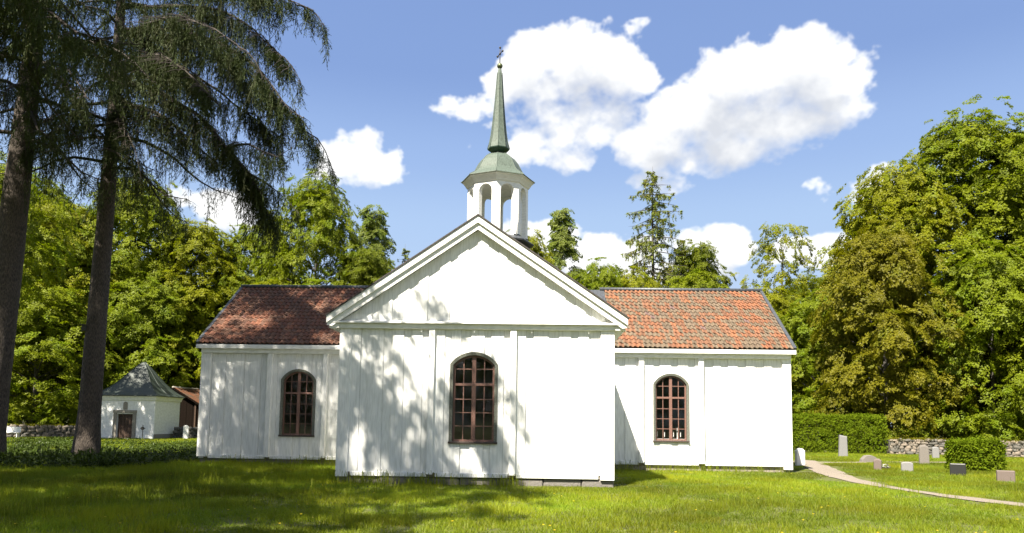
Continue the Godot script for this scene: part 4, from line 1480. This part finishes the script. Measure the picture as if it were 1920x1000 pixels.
func clump(n: int, r: float, h: float, long: float) -> Leaves:
	var t := Leaves.new()
	for i in n:
		var d := Vector3(rng.randfn(), absf(rng.randfn()) * 0.8, rng.randfn()).normalized()
		var p := Vector3(d.x * r, d.y * h, d.z * r) * pow(rng.randf_range(0.2, 1.0), 0.5)
		var along := (d + Vector3(rng.randf_range(-0.7, 0.7), rng.randf_range(-0.6, 0.4), rng.randf_range(-0.7, 0.7))).normalized()
		var nor := (Vector3.UP + d * 0.8 + Vector3(rng.randf_range(-0.4, 0.4), 0, rng.randf_range(-0.4, 0.4))).normalized()
		nor = (nor - along * nor.dot(along)).normalized()
		t.leaf(p, along, nor, long * rng.randf_range(0.7, 1.3), long * 0.62, 0.12)
	return t


func build_cover() -> void:
	rng.seed = 610
	var t := clump(70, 0.36, 0.34, 0.085)
	var cols := PackedColorArray()
	for i in t.v.size() / 6:
		var k := rng.randf_range(0.7, 1.35)
		for j in 6:
			cols.append(Color(k, k, k))
	t.c = cols
	var f := FastNoiseLite.new()
	f.seed = 14
	f.frequency = 0.22
	var spots := []
	for i in 4200:
		var p := Vector2(rng.randf_range(-34.0, -11.3), rng.randf_range(-26.0, -0.8))
		var near := p.x > -11.9 - (p.y + 0.8) * 0.02
		var n := f.get_noise_2d(p.x, p.y)
		if p.y < -13.0 and n < 0.12:
			continue
		if p.y > -3.2 - (p.x + 11.3) * 0.18 and n < 0.0:
			continue
		if near or n < -0.42:
			continue
		spots.append([p, n])
	var mm := MultiMesh.new()
	mm.transform_format = MultiMesh.TRANSFORM_3D
	mm.use_colors = true
	mm.mesh = t.mesh()
	mm.instance_count = spots.size()
	for i in spots.size():
		var p: Vector2 = spots[i][0]
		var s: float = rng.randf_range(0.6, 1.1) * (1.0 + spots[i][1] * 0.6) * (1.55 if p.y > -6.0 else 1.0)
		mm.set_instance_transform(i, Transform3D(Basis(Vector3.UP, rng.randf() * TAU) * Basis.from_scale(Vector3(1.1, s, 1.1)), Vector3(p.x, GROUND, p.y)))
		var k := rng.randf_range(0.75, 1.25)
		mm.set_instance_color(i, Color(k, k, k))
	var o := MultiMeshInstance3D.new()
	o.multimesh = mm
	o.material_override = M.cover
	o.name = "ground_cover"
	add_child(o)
	tag(o, "low leafy ground cover round the feet of the spruces", "ground cover", "", "stuff")


func hedge(lo: Vector3, hi: Vector3, label: String, turn: float, at: Vector3, count: int) -> void:
	var h := thing("hedge", label, "hedge", at, turn, "clipped hedges")
	var temps := []
	for i in 3:
		temps.append(clump(26, 0.17, 0.17, 0.085))
	var sets := temps.map(func(t): return tone_set(t, tones))
	var lf := Leaves.new()
	var size := hi - lo
	var faces := [size.x * size.y, size.x * size.z, size.z * size.y, size.z * size.y, size.x * size.y]
	var total := 0.0
	for a in faces:
		total += a
	for i in count:
		var r := rng.randf() * total
		var k := 0
		while r > faces[k] and k < 4:
			r -= faces[k]
			k += 1
		var p := Vector3(rng.randf_range(lo.x, hi.x), rng.randf_range(lo.y, hi.y), rng.randf_range(lo.z, hi.z))
		var n := Vector3.BACK
		var sink := rng.randf_range(0.0, 0.16)
		match k:
			0:
				p.z = hi.z - sink
			1:
				p.y = hi.y - sink + sin(p.x * 2.1) * 0.05 + sin(p.x * 5.7 + 1.0) * 0.03 + (rng.randf() * 0.14 if rng.randf() < 0.15 else 0.0)
				n = Vector3.UP
			2:
				p.x = lo.x + sink
				n = Vector3.LEFT
			3:
				p.x = hi.x - sink
				n = Vector3.RIGHT
			4:
				p.z = lo.z + sink
				n = Vector3.FORWARD
		var q := Quaternion(Vector3.UP, (n + Vector3.UP * 0.5).normalized())
		var s := rng.randi() % 3
		lf.stamp(temps[s], Transform3D(Basis(q) * Basis(Vector3.UP, rng.randf() * TAU) * rng.randf_range(0.8, 1.3), p), sets[s][clampi(rng.randi_range(0, 9), 0, 9)])
	put("foliage", lf.mesh(), M.hedge, h)
	var st := Geo.new()
	for i in maxi(2, int(size.x / 0.5)):
		var x := lerpf(lo.x + 0.2, hi.x - 0.2, (i + 0.5) / maxi(2, int(size.x / 0.5)))
		var zc := (lo.z + hi.z) * 0.5
		for k in 4:
			var e := Vector3(x + rng.randf_range(-0.3, 0.3), hi.y - 0.2, zc + rng.randf_range(-0.4, 0.4) * size.z)
			st.tube([Vector3(x, 0, zc), Vector3(x, 0, zc).lerp(e, 0.5) + Vector3(rng.randf_range(-0.1, 0.1), 0, 0), e], [0.025, 0.016, 0.006], 5)
	part("stems", st, M.twig, h)


# ---------------------------------------------------------------- stones
var stone_meshes := []


func make_stones() -> void:
	rng.seed = 700
	for k in 6:
		var g := Geo.new()
		var top := []
		var mid := []
		var low := []
		var n := 7
		for i in n:
			var a := TAU * i / n + rng.randf_range(-0.2, 0.2)
			var sq := 1.0 / maxf(absf(cos(a)), absf(sin(a)))
			var r := lerpf(1.0, sq, 0.6) * 0.5
			mid.append(Vector3(cos(a) * r, rng.randf_range(-0.1, 0.1), sin(a) * r))
			top.append(Vector3(cos(a) * r * rng.randf_range(0.72, 0.9), 0.5 + rng.randf_range(-0.12, 0.05), sin(a) * r * rng.randf_range(0.75, 0.92)))
			low.append(Vector3(cos(a) * r * 0.85, -0.5 + rng.randf_range(-0.02, 0.1), sin(a) * r * 0.85))
		for i in n:
			var j := (i + 1) % n
			var o: Vector3 = mid[i] + mid[j]
			g.quad(mid[i], mid[j], top[j], top[i], o)
			g.quad(low[i], low[j], mid[j], mid[i], o)
		g.fan(top, Vector3.UP)
		g.fan(low, Vector3.DOWN)
		stone_meshes.append(g.mesh())


func stone_wall(p0: Vector3, p1: Vector3, h: float, stone_l: float, stone_h: float, label: String, mats: Array, mossy: bool) -> void:
	var f := p1 - p0
	var l := f.length()
	var turn := atan2(-f.z, f.x)
	var w := thing("stone_wall", label, "wall", p0, turn, "dry stone walls round the churchyard")
	var core := Geo.new()
	core.box(Vector3(0.05, -0.1, -0.25), Vector3(l - 0.05, h - 0.14, 0.12))
	part("core", core, M.stone_d, w)
	var y := 0.0
	while y < h - 0.02:
		var x := rng.randf_range(-0.15, 0.0)
		var rh := stone_h * rng.randf_range(0.8, 1.25)
		while x < l:
			var sl := stone_l * rng.randf_range(0.35, 1.7)
			var o := put("stone", stone_meshes[rng.randi() % 6], M[mats[rng.randi() % mats.size()]], w)
			var sh := rh * rng.randf_range(0.7, 1.35)
			o.position = Vector3(x + sl * 0.5, y + sh * 0.45, rng.randf_range(0.02, 0.10))
			o.rotation = Vector3(rng.randf_range(-0.2, 0.2), rng.randf_range(-0.3, 0.3) + (PI if rng.randf() < 0.5 else 0.0), rng.randf_range(-0.25, 0.25))
			o.scale = Vector3(sl * 1.03, sh * 1.1, 0.34)
			if y + rh > h - 0.05:
				o.scale.z = 0.55
				o.position.z -= 0.1
			x += sl
		y += rh * 0.95
	if mossy:
		rng.seed = 44
		var t := clump(40, 0.28, 0.10, 0.06)
		var lf := Leaves.new()
		var sets := tone_set(t, tones)
		for i in int(l * 9):
			lf.stamp(t, Transform3D(Basis(Vector3.UP, rng.randf() * TAU), Vector3(rng.randf() * l, h + rng.randf_range(-0.04, 0.06), rng.randf_range(-0.3, 0.15))), sets[rng.randi() % 10])
		var mm := put("moss", lf.mesh(), M.leaf_copper, w)
		tag(mm, "", "", "", "stuff")


func outline_stone(w: float, h: float, kind: String) -> PackedVector2Array:
	var p := PackedVector2Array()
	match kind:
		"pointed":
			p = PackedVector2Array([Vector2(-w / 2, 0), Vector2(w / 2, 0), Vector2(w / 2, h * 0.86), Vector2(w * 0.28, h * 0.97), Vector2(0.0, h), Vector2(-w * 0.28, h * 0.97), Vector2(-w / 2, h * 0.86)])
		"slant":
			p = PackedVector2Array([Vector2(-w / 2, 0), Vector2(w / 2, 0), Vector2(w * 0.44, h * 0.93), Vector2(w * 0.1, h * 0.96), Vector2(-w * 0.36, h)])
		"boulder":
			p = PackedVector2Array([Vector2(-w / 2, 0), Vector2(w / 2, 0), Vector2(w * 0.47, h * 0.35), Vector2(w * 0.30, h * 0.8), Vector2(w * 0.05, h), Vector2(-w * 0.22, h * 0.95), Vector2(-w * 0.43, h * 0.55)])
		"arched":
			p = PackedVector2Array([Vector2(-w / 2, 0), Vector2(w / 2, 0)])
			for i in 9:
				var a := PI * i / 8.0
				p.append(Vector2(cos(a) * w / 2, h * 0.85 + sin(a) * h * 0.15))
		"rough":
			p = PackedVector2Array([Vector2(-w / 2, 0), Vector2(w * 0.48, 0), Vector2(w * 0.5, h * 0.4), Vector2(w * 0.46, h * 0.8), Vector2(w * 0.4, h * 0.93), Vector2(w * 0.12, h), Vector2(-w * 0.3, h * 0.98), Vector2(-w * 0.47, h * 0.9), Vector2(-w * 0.5, h * 0.5)])
		_:
			p = PackedVector2Array([Vector2(-w / 2, 0), Vector2(w / 2, 0), Vector2(w / 2, h * 0.97), Vector2(w * 0.46, h), Vector2(-w * 0.46, h), Vector2(-w / 2, h * 0.97)])
	return p


func grave(x: float, z: float, w: float, h: float, d: float, turn: float, kind: String, m: Material, label: String) -> void:
	var o := thing("gravestone", label, "gravestone", Vector3(x, GROUND, z), turn, "gravestones in the churchyard")
	var p := outline_stone(w, h + 0.08, kind)
	var g := Geo.new()
	var e := minf(0.02, d * 0.15)
	var inner := PackedVector2Array()
	var c := Vector2(0, h * 0.45)
	for q in p:
		inner.append(c + (q - c) * (1.0 - e * 2.2 / maxf(w, 0.2)))
	# body with chamfered front and back edges
	g.prism(p, -d / 2 + e, d / 2 - e)
	for s in [1.0, -1.0]:
		for i in p.size():
			var j := (i + 1) % p.size()
			var zf: float = s * (d / 2 - e)
			var zt: float = s * d / 2
			g.quad(Vector3(p[i].x, p[i].y, zf), Vector3(p[j].x, p[j].y, zf), Vector3(inner[j].x, inner[j].y, zt), Vector3(inner[i].x, inner[i].y, zt), Vector3((p[i].x + p[j].x) * 0.5, (p[i].y + p[j].y) * 0.5 - c.y, s))
		var ids := Geometry2D.triangulate_polygon(inner)
		for k in range(0, ids.size(), 3):
			g.tri(Vector3(inner[ids[k]].x, inner[ids[k]].y, s * d / 2), Vector3(inner[ids[k + 1]].x, inner[ids[k + 1]].y, s * d / 2), Vector3(inner[ids[k + 2]].x, inner[ids[k + 2]].y, s * d / 2), Vector3(0, 0, s))
	var b := part("slab", g, m, o)
	b.position.y = -0.08


func build_churchyard() -> void:
	make_stones()
	rng.seed = 720
	stone_wall(Vector3(23.9, GROUND, -28.9), Vector3(31.2, GROUND, -26.2), 0.95, 0.34, 0.17, "pale sunlit dry stone wall beyond the gravestones at the right", ["stone_a", "stone_c", "stone_b", "stone_b"], true)
	stone_wall(Vector3(31.3, GROUND, -26.15), Vector3(39.0, GROUND, -23.4), 0.95, 0.38, 0.19, "dry stone wall at the far right behind the small hedge, its shade painted in as darker stones", ["stone_b", "stone_d", "stone_d"], true)  # tree shade is put into this stretch by picking darker stone colours
	stone_wall(Vector3(-42.0, GROUND, -32.0), Vector3(-35.2, GROUND, -40.4), 0.95, 0.42, 0.22, "mossy dry stone wall between the spruce trunks at the left", ["stone_b", "stone_c", "stone_a", "stone_a"], true)
	stone_wall(Vector3(-28.1, GROUND, -40.6), Vector3(-24.0, GROUND, -41.4), 0.95, 0.42, 0.22, "short dark stone wall between the mausoleum and the church", ["stone_d", "stone_b"], false)
	rng.seed = 730
	hedge(Vector3(-5.0, 0, -1.4), Vector3(5.0, 2.35, 0), "long clipped green hedge behind the right corner of the church", -0.05, Vector3(18.9, GROUND, -28.4), 2300)
	hedge(Vector3(-0.72, 0, -1.2), Vector3(0.72, 1.12, 0), "small square clipped hedge beside the black gravestone", 0.18, Vector3(19.5, GROUND, -10.2), 700)
	grave(13.15, -12.9, 0.38, 0.74, 0.20, 0.1, "pointed", M.grave_white, "white gravestone standing at the church's right corner")
	grave(19.25, -23.3, 0.50, 1.25, 0.2, -0.1, "slant", M.grave_grey, "tall grey stele with slanted top in front of the long hedge")
	grave(17.7, -16.5, 0.86, 0.36, 0.35, 0.0, "boulder", M.grave_rough, "low rounded boulder gravestone, widest of the row")
	grave(15.2, -10.1, 0.28, 0.46, 0.14, -0.5, "pointed", M.grave_brown, "narrow brownish gravestone in front of the rounded boulder")
	grave(16.0, -9.4, 0.41, 0.38, 0.16, -0.35, "arched", M.grave_grey, "small pale grey gravestone with arched top in the lawn")
	grave(19.9, -15.7, 0.42, 0.90, 0.18, -0.3, "rough", M.grave_rough, "tall rough stone gravestone before the pale stone wall")
	grave(24.3, -23.0, 0.36, 0.66, 0.16, -0.2, "rough", M.grave_grey, "upright grey gravestone in the shade close to the stone wall")
	grave(16.7, -7.2, 0.50, 0.44, 0.14, -0.55, "plain", M.grave_black, "polished black gravestone left of the small square hedge")
	grave(16.75, -4.6, 0.50, 0.36, 0.16, -0.4, "plain", M.grave_brown, "low reddish brown gravestone right of the small square hedge")
	grave(-26.7, -39.6, 0.42, 1.12, 0.14, 0.3, "arched", M.grave_white, "white gravestone in front of the short dark wall")
	# a bowl of flowers
	var fb := thing("flower_bowl", "low bowl of dark and white flowers beside the narrow gravestone", "flower bowl", Vector3(15.75, GROUND, -10.6))
	var bowl := Geo.new()
	bowl.lathe([Vector2(0.10, 0.0), Vector2(0.19, 0.12), Vector2(0.17, 0.12), Vector2(0, 0.10)], 14)
	part("bowl", bowl, M.iron, fb, true)
	var t := clump(120, 0.18, 0.10, 0.05)
	var cols := PackedColorArray()
	for i in t.v.size() / 6:
		var k: Color = [Color(0.7, 0.7, 0.65), Color(0.12, 0.05, 0.16), Color(0.06, 0.10, 0.02)][i % 3]
		for j in 6:
			cols.append(k)
	t.c = cols
	var pm := leafy(Color.WHITE, 0.2)
	var fl := put("flowers", t.mesh(), pm, fb)
	fl.position.y = 0.11
	tag(fl, "", "", "", "stuff")
	# the iron cross by the mausoleum
	var ic := thing("grave_cross", "rusty iron grave cross standing in front of the mausoleum", "grave cross", Vector3(-27.59, GROUND, -34.6), 0.2)
	var g := Geo.new()
	g.bar(Vector3(0, -0.1, 0), Vector3(0.0, 1.13, 0), 0.055, 0.04)
	part("post", g, M.iron, ic)
	var g2 := Geo.new()
	g2.bar(Vector3(-0.18, 0.88, 0.024), Vector3(0.18, 0.88, 0.024), 0.05, 0.05)
	part("arm", g2, M.iron, ic)
	var g3 := Geo.new()
	g3.tube([Vector3(0, 0.88, 0.04), Vector3(0, 0.88, 0.06)], [0.13, 0.13], 12)
	part("plate", g3, M.iron, ic)
	# white bench
	var be := thing("white_bench", "white painted bench standing before the mossy stone wall", "bench", Vector3(-37.85, GROUND, -35.0), 0.25)
	for i in 4:
		var s := Geo.new()
		s.cbox(Vector3(-0.62, 0.40, 0.0 + i * 0.11), Vector3(0.62, 0.44, 0.10 + i * 0.11), 0.008)
		part("seat_slat", s, M.white_paint, be)
	for i in 3:
		var s := Geo.new()
		s.cbox(Vector3(-0.62, 0.47 + i * 0.13, -0.05), Vector3(0.62, 0.59 + i * 0.13, -0.02), 0.008)
		part("back_slat", s, M.white_paint, be)
	for s in [-1, 1]:
		var l := Geo.new()
		l.bar(Vector3(s * 0.5, 0, 0.40), Vector3(s * 0.5, 0.40, 0.36), 0.06, 0.06)
		part("leg", l, M.white_paint, be)
		var l2 := Geo.new()
		l2.bar(Vector3(s * 0.5, 0, -0.02), Vector3(s * 0.5, 0.85, -0.075), 0.05, 0.05)
		part("leg", l2, M.white_paint, be)
	build_mausoleum()
	build_shed()
	# candles inside the right wing's window
	for k in [[6.13, 0.16, "leftmost short white candle inside the right wing's window"], [6.40, 0.15, "second short white candle from the left, before the window's mullion"], [6.73, 0.16, "short white candle just right of the window's mullion"], [6.87, 0.30, "tall white candle among the short ones in the right wing's window"], [6.99, 0.16, "rightmost short white candle inside the right wing's window"]]:
		var big: bool = k[1] > 0.2
		var c := thing("candle", k[2], "candle", Vector3(k[0], 0.96, -ARM - 0.13), 0.0, "candles in the window")
		var g5 := Geo.new()
		g5.tube([Vector3(0, 0.0, 0), Vector3(0, 0.1 if not big else 0.02, 0)], [0.012, 0.012], 8)
		part("holder", g5, M.iron, c)
		var g6 := Geo.new()
		g6.tube([Vector3(0, 0.08 if not big else 0.0, 0), Vector3(0, k[1] + 0.1, 0)], [0.016, 0.014], 8)
		part("stick", g6, M.white_paint, c)
	var is_ := Geo.new()
	is_.box(Vector3(5.95, 0.93, -ARM - 0.24), Vector3(7.28, 0.96, -ARM - 0.085))
	part("inner_sill", is_, M.white_paint, church)


func build_mausoleum() -> void:
	var m := thing("mausoleum", "small white plastered mausoleum with a concave dark copper roof and brown door", "mausoleum", Vector3(-30.85, GROUND, -40.3), 0.0)
	# chamfered-square plan, its front edge along x
	var a := 2.36
	var plan := [Vector2(-a, a), Vector2(a, a), Vector2(a + 0.01, 0.6), Vector2(a + 0.01, -0.8), Vector2(a, -1.75), Vector2(-a, -1.75), Vector2(-a - 0.01, -0.8), Vector2(-a - 0.01, 0.6)]
	var ring := func(g: Geo, k0: float, y0: float, k1: float, y1: float) -> void:
		for i in 8:
			var p: Vector2 = plan[i]
			var q: Vector2 = plan[(i + 1) % 8]
			g.quad(Vector3(p.x * k0, y0, p.y * k0), Vector3(q.x * k0, y0, q.y * k0), Vector3(q.x * k1, y1, q.y * k1), Vector3(p.x * k1, y1, p.y * k1), Vector3(p.x + q.x, 2.0 * (k0 - k1), p.y + q.y))
	# walls, leaving the door opening in the front
	var wl := Geo.new()
	for i in 8:
		var p: Vector2 = plan[i]
		var q: Vector2 = plan[(i + 1) % 8]
		if i == 0:
			continue
		wl.quad(Vector3(p.x, -0.1, p.y), Vector3(q.x, -0.1, q.y), Vector3(q.x, 3.2, q.y), Vector3(p.x, 3.2, p.y), Vector3(p.x + q.x, 0, p.y + q.y))
	var dx0 := -0.66
	var dx1 := 0.62
	for b in [[-a, dx0, -0.1, 3.2], [dx1, a, -0.1, 3.2], [dx0, dx1, 1.95, 3.2]]:
		wl.quad(Vector3(b[0], b[2], a), Vector3(b[1], b[2], a), Vector3(b[1], b[3], a), Vector3(b[0], b[3], a), Vector3.BACK)
	for b in [dx0, dx1]:
		wl.quad(Vector3(b, -0.1, a), Vector3(b, 1.95, a), Vector3(b, 1.95, a - 0.3), Vector3(b, -0.1, a - 0.3), Vector3(-b, 0, 0))
	wl.quad(Vector3(dx0, 1.95, a), Vector3(dx1, 1.95, a), Vector3(dx1, 1.95, a - 0.3), Vector3(dx0, 1.95, a - 0.3), Vector3.DOWN)
	part("wall", wl, M.plaster, m)
	var pl := Geo.new()
	for i in range(1, 8):
		var p: Vector2 = plan[i] * 1.012
		var q: Vector2 = plan[(i + 1) % 8] * 1.012
		pl.quad(Vector3(p.x, -0.1, p.y), Vector3(q.x, -0.1, q.y), Vector3(q.x, 0.38, q.y), Vector3(p.x, 0.38, p.y), Vector3(p.x + q.x, 0, p.y + q.y))
		pl.quad(Vector3(p.x, 0.38, p.y), Vector3(q.x, 0.38, q.y), Vector3(q.x, 0.38, q.y) * Vector3(0.98, 1, 0.98), Vector3(p.x, 0.38, p.y) * Vector3(0.98, 1, 0.98), Vector3.UP)
	part("plinth", pl, M.stone_frame, m)
	var co := Geo.new()
	ring.call(co, 1.0, 3.0, 1.03, 3.05)
	ring.call(co, 1.03, 3.05, 1.05, 3.2)
	ring.call(co, 1.05, 3.2, 1.09, 3.38)
	part("cornice", co, M.plaster, m)
	var rf := Geo.new()
	var prof := [[1.10, 3.36], [1.14, 3.40], [1.13, 3.44], [0.94, 3.70], [0.76, 4.05], [0.58, 4.52], [0.42, 5.05], [0.27, 5.55], [0.13, 5.98], [0.04, 6.22], [0.0, 6.28]]
	for i in prof.size() - 1:
		ring.call(rf, prof[i][0], prof[i][1], prof[i + 1][0], prof[i + 1][1])
	part("roof", rf, M.old_copper, m)
	for k in 8:
		var pts := []
		var rad := []
		for q in prof.slice(2, 10):
			pts.append(Vector3(plan[k].x * q[0], q[1] + 0.01, plan[k].y * q[0]))
			rad.append(0.03)
		var sg := Geo.new()
		sg.tube(pts, rad, 5)
		part("roof_seam", sg, M.old_copper, m, true)
	var dg := Geo.new()
	dg.box(Vector3(dx0, -0.05, a - 0.28), Vector3(dx1, 1.95, a - 0.22))
	var door := part("door", dg, M.brown_door, m)
	for i in 5:
		var b := Geo.new()
		var w := (dx1 - dx0) / 5
		b.cbox(Vector3(dx0 + i * w + 0.008, -0.04, a - 0.22), Vector3(dx0 + (i + 1) * w - 0.008, 1.94, a - 0.19), 0.008)
		part("plank", b, M.brown_door, door)
	var hd := Geo.new()
	hd.tube([Vector3(dx1 - 0.2, 0.95, a - 0.19), Vector3(dx1 - 0.2, 0.95, a - 0.12)], [0.03, 0.03], 8)
	part("handle", hd, M.iron, door)
	var sf := Geo.new()
	sf.cbox(Vector3(dx0 - 0.28, -0.1, a), Vector3(dx0 - 0.003, 2.02, a + 0.07), 0.015)
	sf.cbox(Vector3(dx1 + 0.003, -0.1, a), Vector3(dx1 + 0.28, 2.02, a + 0.07), 0.015)
	sf.cbox(Vector3(dx0 - 0.31, 2.022, a), Vector3(dx1 + 0.31, 2.26, a + 0.09), 0.015)
	part("door_frame", sf, M.stone_frame, m)
	var ni := Geo.new()
	ni.prism(arch(-0.02, 2.30, 0.34, 2.75, 2.92), a, a + 0.05)
	part("plaque", ni, M.stone_frame, m)
	var stp := Geo.new()
	stp.cbox(Vector3(dx0 - 0.3, -0.1, a + 0.09), Vector3(dx1 + 0.3, 0.05, a + 0.5), 0.02)
	part("step", stp, M.stone_frame, m)


func build_shed() -> void:
	# dark timber shed, gable to the camera, its right slope tiled red
	var s := thing("shed", "dark timber shed with red tiled roof behind the mausoleum", "shed", Vector3(-30.9, GROUND, -46.0), -0.06)
	var half := 2.3
	var ridge := 4.40
	var eave := 3.08
	var long := 6.5
	for i in 16:
		var w := 2.0 * half / 16
		var x0 := -half + i * w
		var ym := ridge - 0.25 - absf(x0 + w / 2) * (ridge - eave) / half
		var g := Geo.new()
		g.cbox(Vector3(x0 + 0.006, 0, -0.03 + (i % 2) * 0.02), Vector3(x0 + w - 0.006, ym, 0.02 + (i % 2) * 0.02), 0.006)
		part("board", g, M.tarred, s)
	var sd := Geo.new()
	sd.box(Vector3(half - 0.1, 0, -long), Vector3(half, eave - 0.12, -0.04))
	sd.box(Vector3(-half, 0, -long), Vector3(-half + 0.1, eave - 0.12, -0.04))
	part("wall", sd, M.tarred, s)
	var post := Geo.new()
	post.cbox(Vector3(half - 0.32, 0, 0.05), Vector3(half - 0.18, eave - 0.05, 0.18), 0.01)
	part("post", post, M.brown_door, s)
	for k in [-1.0, 1.0]:
		var g := Geo.new()
		g.slab(Vector3(0, ridge, 0.45), Vector3(k * (half + 0.4), eave - 0.22, 0.45), Vector3(k * (half + 0.4), eave - 0.22, -long), Vector3(0, ridge, -long), 0.10)
		part("roof", g, M.tarred, s)
		var tl := Geo.new()
		tl.colored = true
		var dir := Vector3(k * (half + 0.4), eave - 0.22 - ridge, 0)
		var len_ := dir.length()
		var ny := dir.normalized()
		var b := Basis(Vector3(0, 0, -k), Vector3(0, 0, -k).cross(ny) * -1.0, ny)
		if b.y.y < 0:
			b.y = -b.y
			b.x = -b.x
		for r in 9:
			for c in 28:
				tl.tint = tile_color(0.5) * 0.9
				add_tile(tl, tile_shape(0.24, 0.33), Transform3D(b, Vector3(0, ridge + 0.03, 0.42) + ny * (len_ - r * len_ / 9.0) + Vector3(0, 0, -(c + 0.5) * 0.24)), 0.34)
		tag(part("roof_tiles", tl, M.tile, s), "", "", "", "stuff")
	var cap := Geo.new()
	cap.tube([Vector3(0, ridge + 0.04, 0.45), Vector3(0, ridge + 0.04, -long)], [0.1, 0.1], 8)
	part("ridge_cap", cap, M.stone_frame, s, true)


# ---------------------------------------------------------------- all of it
func _ready() -> void:
	var cam := Camera3D.new()
	cam.name = "camera"
	cam.near = 0.1
	cam.far = 1500.0
	cam.projection = Camera3D.PROJECTION_FRUSTUM
	cam.size = 0.1 * 2.0 * 500.0 / 1386.72
	cam.frustum_offset = Vector2(0, 0.1 * 166.74 / 1386.72)
	cam.keep_aspect = Camera3D.KEEP_HEIGHT
	cam.position = Vector3(1.5975, 1.4657, 19.892)
	cam.basis = Basis.from_euler(Vector3(0.0911, 0.0318, 0.0139))
	add_child(cam)
	cam.current = true
	var env := Environment.new()
	env.background_mode = Environment.BG_SKY
	env.sky = make_sky()
	env.tonemap_mode = Environment.TONE_MAPPER_LINEAR
	env.tonemap_exposure = EXPOSURE
	env.sdfgi_enabled = true
	env.ssao_enabled = true
	env.ssil_enabled = true
	var we := WorldEnvironment.new()
	we.name = "world_environment"
	we.environment = env
	add_child(we)
	var sun := DirectionalLight3D.new()
	sun.name = "sun"
	sun.light_energy = 1.6
	sun.light_color = Color(1.0, 0.965, 0.90)
	sun.light_angular_distance = 0.53
	sun.shadow_enabled = true
	sun.basis = Basis.looking_at(Vector3(0.54, -1.50, -1.0).normalized(), Vector3.UP)
	add_child(sun)
	make_materials()
	rng.seed = 100
	build_ground()
	build_church()
	make_protos()
	build_wood()
	build_conifers()
	build_cover()
	build_churchyard()
